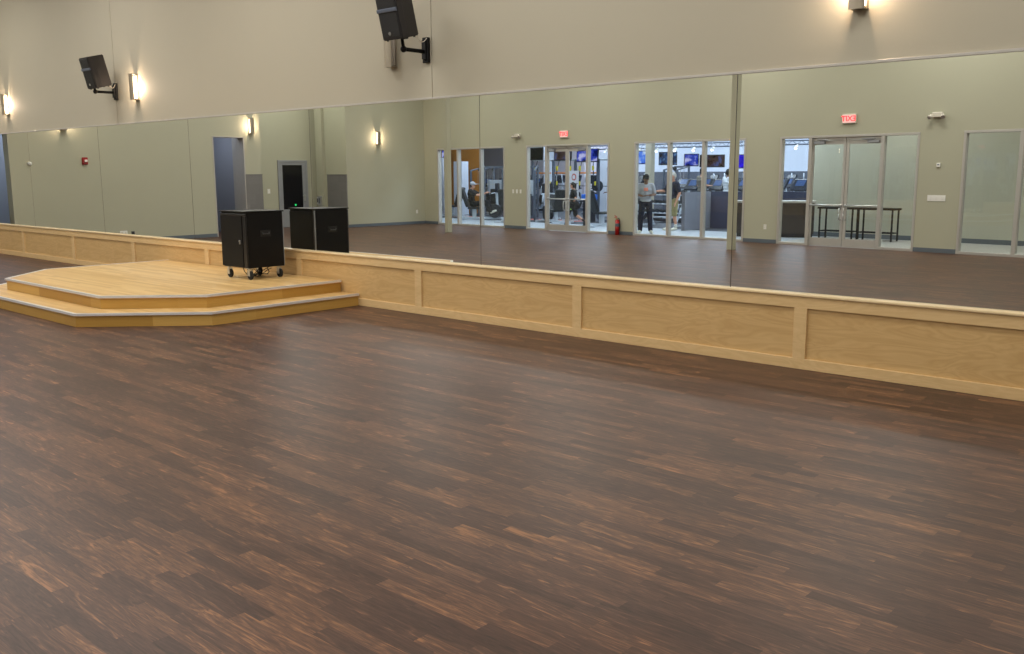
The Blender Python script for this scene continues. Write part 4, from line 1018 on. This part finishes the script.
person('person in dark clothes and pale cap seated on a leg machine', (-24.9, -17.6, .03), R(-120), dict(
    pelvis=(0, -.08, .60), waist=(0, -.14, .74), chest=(0, -.16, .96), neck=(0, -.14, 1.13), head=(0, -.09, 1.29), face=(0, 1, -.1),
    shR=(.185, -.15, 1.08), shL=(-.185, -.15, 1.08), elR=(.24, .16, .92), elL=(-.24, .16, .92), wrR=(.18, .42, 1.0), wrL=(-.18, .42, 1.0),
    hpR=(.10, -.02, .58), hpL=(-.10, -.02, .58), knR=(.14, .42, .66), knL=(-.14, .42, .66), anR=(.13, .66, .30), anL=(-.13, .66, .30), toR=(.13, .84, .34), toL=(-.13, .84, .34)),
    'skin_b', 'black_cloth', 'black_cloth', 'shoe_white', 'hair_dark', 1.0, hat='tee_grey')
run = dict(elR=(.25, .02, 1.14), wrR=(.22, .26, 1.16), elL=(-.25, -.10, 1.16), wrL=(-.22, .14, 1.14), knR=(.10, .18, .58), anR=(.10, .06, .16), toR=(.1, .24, .10), anL=(-.10, -.14, .10))
person('person in a taupe t-shirt on a treadmill above the grey partition', (-17.09, -21.12, .17), R(205), run, 'skin_b', 'beige_tee', 'black_cloth', 'shoe_dark', 'hair_dark', 1.0)
person('person in a white t-shirt on a treadmill left of the square post', (-16.11, -21.20, .17), R(205), run, 'skin_a', 'white_tee', 'black_cloth', 'shoe_dark', 'hair_dark', .97)
person('dark haired person on a treadmill seen over the reception desk', (-13.26, -21.85, .17), R(205), run, 'skin_a', 'white_tee', 'black_cloth', 'shoe_dark', 'hair_dark', 1.03)
person('person in dark blue with red detail standing in the right side light', (-20.5, -20.6, 0), R(60), dict(elR=(.24, .05, 1.14), wrR=(.18, .28, 1.1), elL=(-.24, .05, 1.14), wrL=(-.18, .28, 1.1)), 'skin_a', 'tee_navy', 'jeans', 'shoe_dark', 'hair_dark', .96)

# ------------------------------------------------------------------ lights of the place, plus an added recess fill
def area(name, loc, sx, sy, energy, col=(1, 1, 1), rot=(0, 0, 0)):
    l = bpy.data.lights.new(name, 'AREA'); l.shape = 'RECTANGLE'; l.size = sx; l.size_y = sy; l.energy = energy; l.color = col
    o = bpy.data.objects.new(name, l); C.objects.link(o); o.location = loc; o.rotation_euler = rot; return o
for x in (-21.5, -16.5, -11.5, -6.5, -1.5):
    for y in (-2.6, -7.2, -11.8):
        area('ceiling_light', (x, y, H_CEIL - .06), 2.4, 1.2, 122, (1, .975, .92))
for u in (-22, -17, -12, -7.5):
    for v in (-2.2, -6.5, -11, -14):
        p = S0 @ Vector((u, v, 4.5)); area('gym_light', p, 2.4, 1.2, 165, (.72, .84, 1))
for u in (-3.5, 1.5, 5.5):
    p = S0 @ Vector((u, -1.7, 4.4)); area('corridor_light', p, 1.2, .6, 62, (1, 1, .97))
area('gym_light', (-18.5, -28.6, 4.5), 12, 1., 260, (.72, .84, 1))
area('hall_light', (-25.5, -6.3, 3.5), .9, .9, 30, (.78, .84, 1)); area('recess_fill', (-25.6, -9.6, 5.9), 1.2, 1.2, 90, (1, 1, .94)); area('hall_light', (-25.5, -1.2, 3.5), .9, .9, 60, (.7, .8, 1))  # the recess one is an unseen fill, added to brighten the recess walls

w = bpy.data.worlds.new('World'); SC.world = w; w.use_nodes = True
w.node_tree.nodes['Background'].inputs[0].default_value = (.5, .55, .6, 1); w.node_tree.nodes['Background'].inputs[1].default_value = .05

# ------------------------------------------------------------------ camera
pitch, roll, yaw = R(9.5331), R(-.2606), R(41.9736)
fw = Vector((-math.sin(yaw) * math.cos(pitch), math.cos(yaw) * math.cos(pitch), -math.sin(pitch)))
rt = Vector((math.cos(yaw), math.sin(yaw), 0)); up = rt.cross(fw)
rt2 = rt * math.cos(roll) + up * math.sin(roll); up2 = -rt * math.sin(roll) + up * math.cos(roll)
cd = bpy.data.cameras.new('camera'); cam = bpy.data.objects.new('camera', cd); C.objects.link(cam)
mw = Matrix((rt2, up2, -fw)).transposed().to_4x4(); mw.translation = (0, -7.9922, 1.8); cam.matrix_world = mw
cd.sensor_width = 36; cd.lens = 920.005 / 1024 * 36; cd.clip_end = 200; SC.camera = cam

SC.view_settings.view_transform = 'Standard'; SC.view_settings.look = 'None'; SC.view_settings.gamma = 1; SC.view_settings.use_curve_mapping = False
SC.view_settings.exposure = 0.0
SC.cycles.max_bounces = 12; SC.cycles.diffuse_bounces = 4; SC.cycles.glossy_bounces = 5; SC.cycles.transparent_max_bounces = 16; SC.cycles.transmission_bounces = 4
SC.cycles.sample_clamp_indirect = 20; SC.cycles.blur_glossy = .5
SC.cycles.use_denoising = True
